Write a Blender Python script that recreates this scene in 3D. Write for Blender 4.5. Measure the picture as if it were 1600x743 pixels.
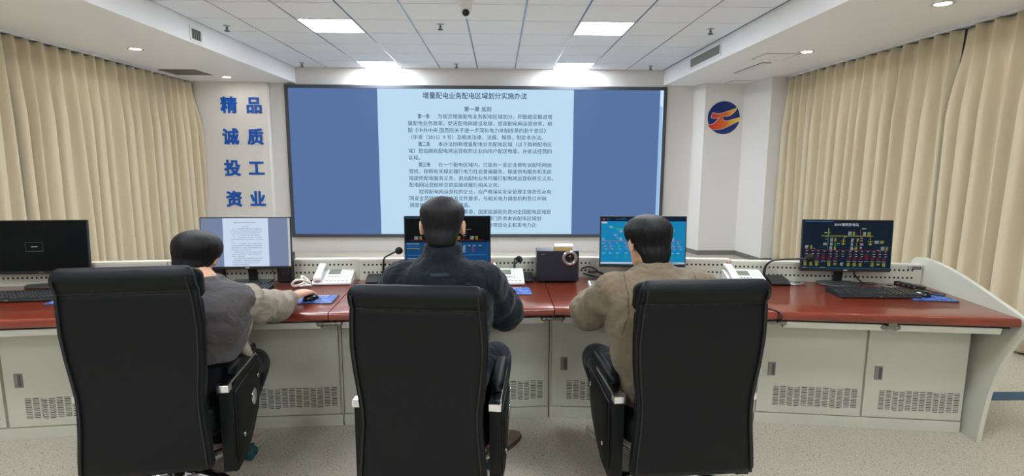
import bpy, math, random
from mathutils import Vector, Matrix

# ------------------------------------------------------------------ camera, world, exposure
scene = bpy.context.scene
for o in list(bpy.data.objects):
    bpy.data.objects.remove(o)
C = scene.collection
PI = math.pi

CAM_H = 1.5
F_PX, YAW, PITCH, ROLL = 838.8, 0.02587, 0.14077, -0.003794
cy_, sy_, cp_, sp_ = math.cos(YAW), math.sin(YAW), math.cos(PITCH), math.sin(PITCH)
fw = Vector((sy_*cp_, cy_*cp_, -sp_)); rt = Vector((cy_, -sy_, 0)); dn = fw.cross(rt)
r2 = rt*math.cos(ROLL) + dn*math.sin(ROLL); d2 = dn*math.cos(ROLL) - rt*math.sin(ROLL)
cam_d = bpy.data.cameras.new('camera')
cam = bpy.data.objects.new('camera', cam_d); C.objects.link(cam)
m = Matrix((r2, -d2, -fw)).transposed().to_4x4(); m.translation = Vector((0, 0, CAM_H))
cam.matrix_world = m
cam_d.sensor_width = 36; cam_d.lens = F_PX/1600*36; cam_d.clip_start = 0.05; cam_d.clip_end = 100
scene.camera = cam

w = bpy.data.worlds.new('world'); scene.world = w; w.use_nodes = True
w.node_tree.nodes['Background'].inputs[0].default_value = (0.8, 0.85, 0.9, 1)
w.node_tree.nodes['Background'].inputs[1].default_value = 0.3
vs = scene.view_settings
vs.view_transform = 'Standard'; vs.look = 'None'; vs.exposure = 0.0; vs.gamma = 1.0; vs.use_curve_mapping = False
scene.display_settings.display_device = 'sRGB'
PANEL_LIGHT = 47.0        # emission of the ceiling light panels
DOWN_LIGHT = 90.0
SCREEN = 1.0

# ------------------------------------------------------------------ materials
def lin(c):
    c = c/255.0
    return c/12.92 if c <= 0.04045 else ((c+0.055)/1.055)**2.4
def rgb(r, g, b): return (lin(r), lin(g), lin(b), 1.0)

def mat(name, col, rough=0.5, metal=0.0, noise=0.0, nscale=20.0, bump=0.0, bscale=200.0, coat=0.0, spec=0.5, emit=0.0, sheen=0.0):
    ma = bpy.data.materials.new(name); ma.use_nodes = True
    nt = ma.node_tree; b = nt.nodes['Principled BSDF']
    b.inputs['Base Color'].default_value = col
    b.inputs['Roughness'].default_value = rough
    b.inputs['Metallic'].default_value = metal
    b.inputs['Specular IOR Level'].default_value = spec
    b.inputs['Coat Weight'].default_value = coat
    b.inputs['Coat Roughness'].default_value = 0.08
    b.inputs['Sheen Weight'].default_value = sheen
    if emit:
        b.inputs['Emission Color'].default_value = col
        b.inputs['Emission Strength'].default_value = emit
    tc = nt.nodes.new('ShaderNodeTexCoord')
    if noise:
        n = nt.nodes.new('ShaderNodeTexNoise'); n.inputs['Scale'].default_value = nscale; n.inputs['Detail'].default_value = 5
        nt.links.new(tc.outputs['Object'], n.inputs['Vector'])
        mx = nt.nodes.new('ShaderNodeMix'); mx.data_type = 'RGBA'
        mx.inputs[6].default_value = tuple(max(0, v*(1-noise)) for v in col[:3]) + (1,)
        mx.inputs[7].default_value = tuple(min(1, v*(1+noise)) for v in col[:3]) + (1,)
        nt.links.new(n.outputs['Fac'], mx.inputs[0]); nt.links.new(mx.outputs[2], b.inputs['Base Color'])
    if bump:
        n2 = nt.nodes.new('ShaderNodeTexNoise'); n2.inputs['Scale'].default_value = bscale; n2.inputs['Detail'].default_value = 3
        nt.links.new(tc.outputs['Object'], n2.inputs['Vector'])
        bp = nt.nodes.new('ShaderNodeBump'); bp.inputs['Strength'].default_value = bump; bp.inputs['Distance'].default_value = 0.002
        nt.links.new(n2.outputs['Fac'], bp.inputs['Height']); nt.links.new(bp.outputs['Normal'], b.inputs['Normal'])
    return ma

def glow(name, col, strength=1.0):
    ma = bpy.data.materials.new(name); ma.use_nodes = True
    nt = ma.node_tree; b = nt.nodes['Principled BSDF']
    b.inputs['Base Color'].default_value = (0.002, 0.002, 0.002, 1); b.inputs['Roughness'].default_value = 0.35; b.inputs['Specular IOR Level'].default_value = 0.06
    b.inputs['Emission Color'].default_value = col; b.inputs['Emission Strength'].default_value = strength
    return ma

def link(nt, a, b): nt.links.new(a, b)

M = {}
M['wall'] = mat('wall_paint', rgb(214, 211, 209), 0.7, noise=0.02, nscale=3, bump=0.05)
M['wall_white'] = mat('wall_white', rgb(224, 222, 220), 0.65, noise=0.02, nscale=3)
M['soffit'] = mat('soffit_paint', rgb(236, 236, 238), 0.75, noise=0.02, nscale=2)
M['tile'] = mat('ceiling_tile', rgb(228, 230, 238), 0.8, noise=0.025, nscale=1.3, bump=0.15, bscale=300)
M['tbar'] = mat('grid_bar', rgb(205, 208, 214), 0.25, metal=0.85)
M['gap'] = mat('grid_gap', rgb(44, 44, 46), 0.8)
M['black'] = mat('black_plastic', rgb(22, 23, 26), 0.42, noise=0.2, nscale=60, bump=0.08)
M['black_gloss'] = mat('black_gloss', rgb(14, 15, 18), 0.18, noise=0.1)
M['dark_grey'] = mat('dark_grey_plastic', rgb(48, 49, 52), 0.4, noise=0.1, nscale=40)
M['bezel'] = mat('video_wall_frame', rgb(62, 66, 74), 0.45, noise=0.08, nscale=5)
M['white_plastic'] = mat('white_plastic', rgb(226, 227, 226), 0.38, noise=0.02)
M['grey_plastic'] = mat('grey_plastic', rgb(128, 130, 130), 0.45)
M['lcd'] = mat('lcd_grey', rgb(118, 128, 112), 0.25)
M['chrome'] = mat('chrome', rgb(225, 226, 228), 0.16, metal=1.0)
M['steel'] = mat('brushed_steel', rgb(176, 178, 178), 0.32, metal=0.9, noise=0.05, nscale=50)
M['handle'] = mat('handle_grey', rgb(128, 128, 122), 0.4, metal=0.3)
M['handle_dark'] = mat('handle_recess', rgb(78, 78, 72), 0.5)
M['cab'] = mat('powder_coated_steel', rgb(190, 190, 174), 0.42, noise=0.02, nscale=3, bump=0.05, bscale=400)
M['cab_lip'] = mat('powder_coated_lip', rgb(205, 205, 192), 0.4, noise=0.02, nscale=3)
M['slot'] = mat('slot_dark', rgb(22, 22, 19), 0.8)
M['leather'] = mat('black_leather', rgb(5, 8, 11), 0.5, noise=0.15, nscale=25, bump=0.25, bscale=260, spec=0.25)
M['leather_pipe'] = mat('black_leather_piping', rgb(6, 7, 9), 0.5)
M['teal'] = mat('teal_caster', rgb(20, 74, 80), 0.35)
M['blue_paint'] = mat('blue_lettering', rgb(0, 86, 188), 0.45, noise=0.03)
M['logo_blue'] = mat('emblem_blue', rgb(8, 42, 112), 0.4, noise=0.03)
M['stripe'] = mat('blue_floor_stripe', rgb(28, 76, 104), 0.45, noise=0.08, nscale=12)
M['skin'] = mat('skin', rgb(205, 160, 132), 0.5, noise=0.06, nscale=30)
M['paper'] = mat('white_card', rgb(224, 222, 212), 0.6, noise=0.02)
M['kraft'] = mat('gold_card', rgb(178, 152, 88), 0.6, noise=0.08)
M['ring'] = mat('port_ring', rgb(170, 160, 160), 0.22, metal=0.85)
M['cord_white'] = mat('white_cord', rgb(222, 216, 204), 0.45)
M['key'] = mat('keycap', rgb(34, 35, 38), 0.4)
M['key_print'] = mat('keycap_print', rgb(120, 124, 128), 0.5)
M['lens'] = mat('camera_lens', rgb(8, 9, 12), 0.08)

def hair_mat(name, col):
    ma = mat(name, col, 0.5, spec=0.25)
    nt = ma.node_tree; b = nt.nodes['Principled BSDF']
    tc = nt.nodes.new('ShaderNodeTexCoord'); mp = nt.nodes.new('ShaderNodeMapping')
    mp.inputs['Scale'].default_value = (260, 260, 14)
    n = nt.nodes.new('ShaderNodeTexNoise'); n.inputs['Scale'].default_value = 1.0; n.inputs['Detail'].default_value = 3
    bp = nt.nodes.new('ShaderNodeBump'); bp.inputs['Strength'].default_value = 0.8; bp.inputs['Distance'].default_value = 0.003
    link(nt, tc.outputs['Object'], mp.inputs['Vector']); link(nt, mp.outputs[0], n.inputs['Vector'])
    link(nt, n.outputs['Fac'], bp.inputs['Height']); link(nt, bp.outputs['Normal'], b.inputs['Normal'])
    return ma
M['hair'] = hair_mat('black_hair', rgb(10, 9, 10))
M['hair_grey'] = hair_mat('thinning_black_hair', rgb(22, 21, 24))

def fabric(name, col, rough=0.85, noise=0.12, nscale=9, weave=900, sheen=0.1, crease=0.6):
    ma = mat(name, col, rough, noise=noise, nscale=nscale, bump=0.3, bscale=weave, sheen=sheen, spec=0.2)
    nt = ma.node_tree; bp = [n for n in nt.nodes if n.type == 'BUMP'][0]      # soft creases under the weave
    tc = nt.nodes.new('ShaderNodeTexCoord'); n = nt.nodes.new('ShaderNodeTexNoise'); n.inputs['Scale'].default_value = 9; n.inputs['Detail'].default_value = 2.5; n.inputs['Distortion'].default_value = 1.6
    b2 = nt.nodes.new('ShaderNodeBump'); b2.inputs['Strength'].default_value = crease; b2.inputs['Distance'].default_value = 0.03
    link(nt, tc.outputs['Object'], n.inputs['Vector']); link(nt, n.outputs['Fac'], b2.inputs['Height']); link(nt, b2.outputs['Normal'], bp.inputs['Normal'])
    return ma
M['navy'] = fabric('navy_jacket_cloth', rgb(12, 23, 29))
M['navy_tag'] = fabric('jacket_tag', rgb(40, 52, 60))
M['tan'] = fabric('tan_suede', rgb(114, 101, 82), noise=0.14, nscale=7)
M['sweat_grey'] = fabric('grey_sweatshirt', rgb(76, 73, 73), noise=0.08)
M['sweat_beige'] = fabric('beige_sleeve', rgb(146, 136, 122), noise=0.08)
M['trouser_black'] = fabric('black_trousers', rgb(16, 17, 20))
M['trouser_navy'] = fabric('navy_trousers', rgb(14, 22, 36))
M['shoe_brown'] = mat('brown_shoe', rgb(112, 96, 80), 0.6, noise=0.2, nscale=30)
M['shoe_white'] = mat('pale_sneaker', rgb(186, 180, 166), 0.6, noise=0.08, nscale=30)
M['sole'] = mat('shoe_sole', rgb(70, 62, 54), 0.7)

def curtain_mat(name, col):
    ma = mat(name, col, 0.85, sheen=0.3, spec=0.2)
    nt = ma.node_tree; b = nt.nodes['Principled BSDF']
    tc = nt.nodes.new('ShaderNodeTexCoord'); mp = nt.nodes.new('ShaderNodeMapping'); mp.inputs['Scale'].default_value = (40, 40, 3)
    n = nt.nodes.new('ShaderNodeTexNoise'); n.inputs['Scale'].default_value = 4; n.inputs['Detail'].default_value = 4
    mx = nt.nodes.new('ShaderNodeMix'); mx.data_type = 'RGBA'
    mx.inputs[6].default_value = tuple(v*0.93 for v in col[:3])+(1,); mx.inputs[7].default_value = tuple(v*1.06 for v in col[:3])+(1,)
    link(nt, tc.outputs['Object'], mp.inputs[0]); link(nt, mp.outputs[0], n.inputs['Vector']); link(nt, n.outputs['Fac'], mx.inputs[0])
    link(nt, mx.outputs[2], b.inputs['Base Color'])
    return ma
M['curtain'] = curtain_mat('sand_curtain_cloth', rgb(204, 191, 164))

def wood_mat():
    ma = mat('red_brown_wood', rgb(136, 50, 28), 0.28, coat=0.45, spec=0.5)
    nt = ma.node_tree; b = nt.nodes['Principled BSDF']
    tc = nt.nodes.new('ShaderNodeTexCoord'); mp = nt.nodes.new('ShaderNodeMapping'); mp.inputs['Scale'].default_value = (1.2, 14, 14)
    n = nt.nodes.new('ShaderNodeTexNoise'); n.inputs['Scale'].default_value = 3; n.inputs['Detail'].default_value = 7; n.inputs['Distortion'].default_value = 0.6
    rp = nt.nodes.new('ShaderNodeValToRGB')
    rp.color_ramp.elements[0].position = 0.3; rp.color_ramp.elements[0].color = rgb(102, 37, 19)
    rp.color_ramp.elements[1].position = 0.72; rp.color_ramp.elements[1].color = rgb(140, 56, 33)
    link(nt, tc.outputs['Object'], mp.inputs[0]); link(nt, mp.outputs[0], n.inputs['Vector']); link(nt, n.outputs['Fac'], rp.inputs[0])
    link(nt, rp.outputs[0], b.inputs['Base Color'])
    b.inputs['Coat Roughness'].default_value = 0.07
    return ma
M['wood'] = wood_mat()

def floor_mat():
    ma = mat('speckled_vinyl', rgb(190, 182, 166), 0.38, spec=0.4)
    nt = ma.node_tree; b = nt.nodes['Principled BSDF']
    tc = nt.nodes.new('ShaderNodeTexCoord')
    n = nt.nodes.new('ShaderNodeTexNoise'); n.inputs['Scale'].default_value = 1.4; n.inputs['Detail'].default_value = 4
    mx = nt.nodes.new('ShaderNodeMix'); mx.data_type = 'RGBA'
    mx.inputs[6].default_value = rgb(182, 173, 156); mx.inputs[7].default_value = rgb(198, 190, 174)
    link(nt, tc.outputs['Object'], n.inputs['Vector']); link(nt, n.outputs['Fac'], mx.inputs[0])
    prev = mx.outputs[2]
    for sc, th, col in ((95, 0.36, rgb(96, 88, 76)), (160, 0.37, rgb(128, 118, 102)), (120, 0.37, rgb(222, 216, 204))):
        n2 = nt.nodes.new('ShaderNodeTexNoise'); n2.inputs['Scale'].default_value = sc; n2.inputs['Detail'].default_value = 1
        mp = nt.nodes.new('ShaderNodeMapping'); mp.inputs['Location'].default_value = (sc, sc*2, 0)
        link(nt, tc.outputs['Object'], mp.inputs[0]); link(nt, mp.outputs[0], n2.inputs['Vector'])
        mr = nt.nodes.new('ShaderNodeMapRange'); mr.inputs[1].default_value = th; mr.inputs[2].default_value = th-0.06
        link(nt, n2.outputs['Fac'], mr.inputs[0])
        m2 = nt.nodes.new('ShaderNodeMix'); m2.data_type = 'RGBA'; m2.inputs[7].default_value = col
        link(nt, mr.outputs[0], m2.inputs[0]); link(nt, prev, m2.inputs[6]); prev = m2.outputs[2]
    link(nt, prev, b.inputs['Base Color'])
    return ma
M['floor'] = floor_mat()

# ------------------------------------------------------------------ mesh helpers
def V(*a): return Vector(a)
def rotz(a): return Matrix.Rotation(a, 4, 'Z')

class MB:
    """collects faces with materials, then links them as one mesh object"""
    def __init__(s): s.v = []; s.f = []; s.mi = []; s.mats = []; s.sm = []
    def mid(s, mt):
        if mt not in s.mats: s.mats.append(mt)
        return s.mats.index(mt)
    def add(s, verts, faces, mt, smooth=False):
        o = len(s.v); s.v += [Vector(v) for v in verts]; k = s.mid(mt)
        for f in faces: s.f.append([o+i for i in f]); s.mi.append(k); s.sm.append(smooth)
        return s
    def quad(s, a, b, c, d, mt): return s.add([a, b, c, d], [(0, 1, 2, 3)], mt)
    def box(s, lo, hi, mt, X=None):
        x0, y0, z0 = lo; x1, y1, z1 = hi
        vs_ = [V(x0,y0,z0), V(x1,y0,z0), V(x1,y1,z0), V(x0,y1,z0), V(x0,y0,z1), V(x1,y0,z1), V(x1,y1,z1), V(x0,y1,z1)]
        if X: vs_ = [X @ v for v in vs_]
        return s.add(vs_, [(3,2,1,0), (4,5,6,7), (0,1,5,4), (1,2,6,5), (2,3,7,6), (3,0,4,7)], mt)
    def hexa(s, p, mt):
        return s.add(p, [(3,2,1,0), (4,5,6,7), (0,1,5,4), (1,2,6,5), (2,3,7,6), (3,0,4,7)], mt)
    def prism(s, poly, fn, a, b, mt, smooth=False):
        """poly of (p, q); fn(t, p, q) -> point; extruded from t=a to t=b"""
        n = len(poly)
        vs_ = [fn(a, p, q) for p, q in poly] + [fn(b, p, q) for p, q in poly]
        fs = [tuple(range(n))[::-1], tuple(range(n, 2*n))]
        s.add(vs_, fs, mt)
        s.add(vs_, [(i, (i+1) % n, n+(i+1) % n, n+i) for i in range(n)], mt, smooth)
        return s
    def loft(s, rings, mt, smooth=True, cap=True):
        n = len(rings[0]); vs_ = [p for r in rings for p in r]; fs = []
        for i in range(len(rings)-1):
            for j in range(n): fs.append((i*n+j, i*n+(j+1) % n, (i+1)*n+(j+1) % n, (i+1)*n+j))
        s.add(vs_, fs, mt, smooth)
        if cap:
            o = len(s.v)-len(vs_); k = s.mid(mt)
            s.f.append([o+j for j in range(n)][::-1]); s.mi.append(k); s.sm.append(smooth)
            s.f.append([o+(len(rings)-1)*n+j for j in range(n)]); s.mi.append(k); s.sm.append(smooth)
        return s
    def tube(s, path, r, mt, n=8, ends=True, squash=1.0):
        path = [Vector(p) for p in path]; m_ = len(path)
        rs = r if isinstance(r, (list, tuple)) else [r]*m_
        rings = []; up = None
        for i, p in enumerate(path):
            t = (path[min(i+1, m_-1)]-path[max(i-1, 0)]).normalized()
            if up is None:
                up = t.cross(V(0, 0, 1))
                if up.length < 1e-3: up = t.cross(V(1, 0, 0))
                up.normalize()
            up = (up - t*up.dot(t)).normalized(); bi = t.cross(up)
            rings.append([p + up*math.cos(2*PI*k/n)*rs[i] + bi*math.sin(2*PI*k/n)*rs[i]*squash for k in range(n)])
            if ends and i in (0, m_-1):
                extra = []
                for q in ((0.92, 0.4), (0.65, 0.75), (0.2, 0.98)):
                    off = t*rs[i]*q[1]*(-1 if i == 0 else 1)
                    extra.append([p+off+(x-p)*q[0] for x in rings[-1]])
                if i == 0: rings = extra[::-1]+rings
                else: rings += extra
        return s.loft(rings, mt)
    def lathe(s, prof, c, mt, n=24, axis='Z', X=None, smooth=True):
        rings = []
        for r, h in prof:
            r = max(r, 1e-5); ring = []
            for k in range(n):
                a = 2*PI*k/n; p = V(r*math.cos(a), r*math.sin(a), h)
                if axis == 'Y': p = V(p.x, -p.z, p.y)      # height runs towards -y
                if axis == 'X': p = V(p.z, p.x, p.y)
                if X: p = X @ p
                ring.append(Vector(c)+p)
            rings.append(ring)
        return s.loft(rings, mt, smooth)
    def build(s, name, parent=None, bevel=0, seg=2, sub=0, world=None, autosmooth=True):
        me = bpy.data.meshes.new(name)
        inv = None
        if parent is not None and world is not False:
            inv = wm(parent).inverted()
        me.from_pydata([tuple((inv @ v) if inv else v) for v in s.v], [], s.f)
        for mt in s.mats: me.materials.append(M[mt] if isinstance(mt, str) else mt)
        me.polygons.foreach_set('material_index', s.mi); me.polygons.foreach_set('use_smooth', s.sm)
        me.update()
        ob = bpy.data.objects.new(name, me); C.objects.link(ob)
        if parent is not None: ob.parent = parent
        if bevel:
            b = ob.modifiers.new('bevel', 'BEVEL'); b.width = bevel; b.segments = seg; b.limit_method = 'ANGLE'; b.angle_limit = 0.6
            b.harden_normals = False
        if sub:
            b = ob.modifiers.new('sub', 'SUBSURF'); b.levels = sub; b.render_levels = sub
        return ob

def wm(o):
    mtx = Matrix.Translation(o.location) @ o.rotation_euler.to_matrix().to_4x4()
    return wm(o.parent) @ mtx if o.parent else mtx

def tag(o, label=None, cat=None, group=None, kind=None):
    if label: o['label'] = label
    if cat: o['category'] = cat
    if group: o['group'] = group
    if kind: o['kind'] = kind
    return o
def thing(name, loc, label, cat, rz=0.0, group=None):
    o = bpy.data.objects.new(name, None); C.objects.link(o); o.empty_display_size = 0.05
    o.location = loc; o.rotation_euler = (0, 0, rz)
    return tag(o, label, cat, group)
def struct(o): o['kind'] = 'structure'; return o
def copy_tree(o, parent=None):
    c = o.copy(); C.objects.link(c)
    if parent is not None: c.parent = parent
    for ch in list(o.children): copy_tree(ch, c)
    return c

def text_mesh(name, lines, mt, X, parent=None, offset=0.0, extrude=0.0, res=2):
    """lines: (string, x, y, size, align, squeeze); laid out in the local xy plane, then placed with the matrix X"""
    vs_, fs = [], []
    dg = None; tmp = []
    for st, x, y, size, al, sq in lines:
        cu = bpy.data.curves.new('txt', 'FONT'); cu.body = st; cu.size = size; cu.align_x = al; cu.align_y = 'CENTER'
        cu.extrude = extrude; cu.resolution_u = res
        ob = bpy.data.objects.new('txt', cu); C.objects.link(ob); tmp.append((ob, x, y, sq))
    bpy.context.view_layer.update()
    dg = bpy.context.evaluated_depsgraph_get()
    for ob, x, y, sq in tmp:
        me = bpy.data.meshes.new_from_object(ob.evaluated_get(dg))
        lift = 0.0; k = offset*ob.data.size                              # heavier strokes: overlaid copies a hair apart
        for dx, dy in (((0, 0),) if not offset else ((-k, -k), (k, -k), (-k, k), (k, k), (0, 0), (k, 0), (-k, 0), (0, k), (0, -k)) if offset > .01 else ((-k, 0), (k, 0))):
            o = len(vs_); lift += .00012; vs_ += [X @ V(v.co.x*sq+x+dx, v.co.y+y+dy, v.co.z+lift) for v in me.vertices]
            fs += [[o+i for i in p.vertices] for p in me.polygons]
        bpy.data.meshes.remove(me)
    for ob, *_ in tmp:
        cu = ob.data; bpy.data.objects.remove(ob); bpy.data.curves.remove(cu)
    b = MB(); b.add(vs_, fs, mt)
    return b.build(name, parent)
# ------------------------------------------------------------------ room shell
XL, XR, YB, YF, ZC, ZS = -4.95, 4.36, 8.93, -4.6, 2.977, 2.735
SL, SR = -3.24, 2.69                     # inner faces of the two lowered soffits
def sbox(name, lo, hi, mt, bevel=0):
    return struct(MB().box(lo, hi, mt).build(name, bevel=bevel))
sbox('floor', (XL-.1, YF-.1, -.08), (XR+.1, YB+.1, 0), 'floor')
sbox('wall_back', (XL-.1, YB, 0), (XR+.1, YB+.1, 3.1), 'wall')
sbox('wall_front', (XL-.1, YF-.1, 0), (XR+.1, YF, 3.1), 'wall')
sbox('wall_left', (XL-.1, YF, 0), (XL, YB, 3.1), 'wall')
sbox('wall_right', (XR, YF, 0), (XR+.1, YB, 3.1), 'wall')
sbox('trim_1', (XL, YF, ZS), (SL, YB, 3.1), 'soffit')
sbox('trim_2', (SR, YF, ZS), (XR, YB, 3.1), 'soffit')
sbox('trim_3', (XL, 8.80, 0), (-3.655, YB, ZS), 'wall_white')
# stepped column on the right of the video wall
b = MB()
poly = [(3.19, YB), (3.27, 8.62), (3.885, 8.62), (3.96, 7.9), (XR, 7.9), (XR, YB)]
b.prism(poly, lambda t, p, q: V(p, q, t), 0, ZS, 'wall_white')
struct(b.build('trim_4'))
b = MB()
sk = [(3.16, YB-.012), (3.185, YB-.012), (3.258, 8.608), (3.875, 8.608), (3.955, 7.888), (XR, 7.888)]
for (x0, y0), (x1, y1) in zip(sk, sk[1:]):
    b.hexa([V(x0, y0, 0), V(x1, y1, 0), V(x1, y1+.014, 0), V(x0, y0+.014, 0), V(x0, y0, .075), V(x1, y1, .075), V(x1, y1+.014, .075), V(x0, y0+.014, .075)], 'handle')
struct(b.build('baseboard_right'))
sbox('trim_5', (2.72, 3.18, 0.0), (XR, 3.30, 0.003), 'stripe')

# suspended ceiling: tiles between T-bars
TX0, TY0, TS = -0.3317, 8.3538, 0.6      # grid lines x = TX0 + .6 i, y = TY0 - .6 j
LAMPS = [(-3, 0), (2, 0), (-3, 4), (2, 4), (-3, 8), (2, 8), (-3, 12), (2, 12), (-3, 16), (2, 16), (-3, 20), (2, 20)]   # (column, row); row j spans y TY0-.6(j-1) .. TY0-.6j
b = MB(); cg, rg = 0.010, 0.006
for i in range(-5, 5):
    for j in range(0, 23):
        if (i, j) in LAMPS: continue
        x0, x1 = max(TX0+TS*i, SL), min(TX0+TS*(i+1), SR)
        y0, y1 = max(TY0-TS*j, YF), min(TY0-TS*(j-1), YB)
        if x1-x0 < .05 or y1-y0 < .02: continue
        b.box((x0+cg, y0+rg, ZC), (x1-cg, y1-rg, ZC+.004), 'tile')
b.box((SL, YF, ZC+.004), (SR, YB, ZC+.05), 'gap')
for i in range(-5, 6):
    x = TX0+TS*i
    if SL < x < SR:
        b.box((x-.007, YF, ZC+.001), (x-.0018, YB, ZC+.003), 'tbar'); b.box((x+.0018, YF, ZC+.001), (x+.007, YB, ZC+.003), 'tbar')
struct(b.build('ceiling'))

for n, (i, j) in enumerate(LAMPS):
    x0, y0 = TX0+TS*i, TY0-TS*j
    y1 = min(y0+TS, YB-.02)
    where = {0: 'next to the video wall', 4: 'in the middle of the ceiling', 8: 'above the desks', 12: 'above the aisle behind the chairs', 16: 'behind the viewer', 20: 'at the rear wall'}[j]
    side = 'left-hand' if i < 0 else 'right-hand'
    t = thing('ceiling_light', (x0+.3, (y0+y1)/2, ZC), f'square white {side} ceiling light panel {where}', 'ceiling light', group='ceiling light panels')
    b = MB()
    for lo, hi in (((x0+.005, y0+.005), (x0+.02, y1-.005)), ((x1_ := x0+TS-.02, y0+.005), (x0+TS-.005, y1-.005)), ((x0+.02, y0+.005), (x0+TS-.02, y0+.018)), ((x0+.02, y1-.018), (x0+TS-.02, y1-.005))):
        b.box(lo+(ZC-.003,), hi+(ZC+.01,), 'white_plastic')
    b.build('light_frame', t)
    MB().box((x0+.02, y0+.018, ZC+.001), (x0+TS-.02, y1-.018, ZC+.006), M.setdefault('panel_light', glow('light_panel_diffuser', (0.91, 0.97, 1.03, 1), PANEL_LIGHT))).build('diffuser', t)

M['down_glow'] = glow('downlight_glow', (1.0, 0.95, 0.88, 1), DOWN_LIGHT)
for n, (x, y, lab) in enumerate([(-4.06, 6.35, 'round recessed downlight in the left soffit nearer the desks'), (-4.04, 8.35, 'round recessed downlight in the left soffit beside the slogan pillar'),
                  (3.46, 6.17, 'round recessed downlight in the right soffit beside the flush hatch'), (3.47, 4.32, 'round recessed downlight in the right soffit nearest the viewer'),
                  (-4.06, 4.3, 'round recessed downlight in the left soffit above the first desk'), (3.47, 2.4, 'round recessed downlight in the right soffit behind the desks'), (-4.06, 2.3, 'round recessed downlight in the left soffit behind the desks')]):
    t = thing('downlight', (x, y, ZS), lab, 'downlight', group='recessed downlights')
    MB().lathe([(.078, 0), (.082, -.004), (.07, -.008), (.058, -.004), (.056, .0)], (x, y, ZS), 'chrome').build('downlight_rim', t)
    MB().lathe([(.0, -.003), (.056, -.003), (.056, -.001), (0, -.001)], (x, y, ZS), 'down_glow').build('downlight_lens', t)

for x, y, lab in [(-3.0, 6.28, 'small pendent sprinkler in the tile beside the left air vent'), (-2.98, 8.52, 'small pendent sprinkler at the left end of the video wall header'),
             (-.63, 6.12, 'small pendent sprinkler beyond the dome camera'), (-.64, 8.52, 'small pendent sprinkler above the middle of the video wall'),
             (2.37, 6.2, 'small pendent sprinkler in the tile beside the right air vent'), (2.36, 8.55, 'small pendent sprinkler at the right end of the video wall header')]:
    t = thing('sprinkler', (x, y, ZC), lab, 'sprinkler', group='ceiling sprinklers')
    MB().lathe([(.038, 0), (.04, -.004), (.014, -.01), (.01, -.012)], (x, y, ZC), 'steel', 16).build('escutcheon', t)
    b = MB().lathe([(.009, -.008), (.009, -.03), (.006, -.034), (.005, -.05), (.004, -.056)], (x, y, ZC), 'dark_grey', 12)
    b.tube([(x-.012, y, ZC-.028), (x-.016, y, ZC-.042), (x, y, ZC-.056)], .003, 'dark_grey', 6); b.tube([(x+.012, y, ZC-.028), (x+.016, y, ZC-.042), (x, y, ZC-.056)], .003, 'dark_grey', 6)
    b.build('sprinkler_head', t)
    MB().lathe([(.0, -.055), (.03, -.056), (.031, -.06), (0, -.062)], (x, y, ZC), 'dark_grey', 16).build('deflector', t)

# dome camera
cx, cy = -.30, 5.25
t = thing('security_camera', (cx, cy, ZC), 'pale dome security camera hanging from the ceiling centre', 'camera')
MB().lathe([(.0, 0), (.062, 0), (.064, -.01), (.064, -.05), (.06, -.056), (0, -.056)], (cx, cy, ZC), 'white_plastic', 28).build('camera_base', t)
MB().lathe([(.0, -.056), (.056, -.056), (.058, -.075), (.056, -.105), (.046, -.135), (.03, -.15), (0, -.154)], (cx, cy, ZC), 'white_plastic', 28).build('camera_housing', t)
b = MB(); rings = []
for k in range(9):
    a = k/8*PI/2
    rings.append([V(cx, cy-.042, ZC-.115)+V(math.cos(2*PI*q/20)*.034*math.cos(a), -.034*math.sin(a)*.75, math.sin(2*PI*q/20)*.034*math.cos(a)) for q in range(20)])
b.loft(rings, 'lens').build('camera_lens', t)

# air vents on the soffit faces
def air_vent(x, y0, y1, z0, z1, sgn, lab, n):
    t = thing('air_vent', (x, (y0+y1)/2, z0), lab, 'air vent')
    b = MB(); fr = .028
    for lo, hi in (((y0, z0), (y1, z0+fr)), ((y0, z1-fr), (y1, z1)), ((y0, z0+fr), (y0+fr, z1-fr)), ((y1-fr, z0+fr), (y1, z1-fr))):
        xs = sorted((x, x+sgn*.012)); b.box((xs[0], lo[0], lo[1]), (xs[1], hi[0], hi[1]), 'white_plastic')
    b.build('vent_frame', t, bevel=.002)
    xs = sorted((x, x+sgn*.0015)); MB().box((xs[0], y0+fr, z0+fr), (xs[1], y1-fr, z1-fr), 'slot').build('vent_backing', t)
    b = MB()
    for k in range(n):
        y = y0+fr+(y1-y0-2*fr)*(k+.5)/n
        b.hexa([V(x+sgn*.002, y-.004, z0+fr), V(x+sgn*.011, y+.002, z0+fr), V(x+sgn*.011, y+.005, z0+fr), V(x+sgn*.002, y-.001, z0+fr),
                V(x+sgn*.002, y-.004, z1-fr), V(x+sgn*.011, y+.002, z1-fr), V(x+sgn*.011, y+.005, z1-fr), V(x+sgn*.002, y-.001, z1-fr)], 'grey_plastic')
    b.build('louvres', t)
air_vent(SL, 5.96, 6.20, ZS+.015, ZC-.065, 1, 'small louvred air vent on the left soffit face', 5)
air_vent(SR, 6.66, 7.72, ZS+.045, ZC-.03, -1, 'wide louvred air vent on the right soffit face', 40)

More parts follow.
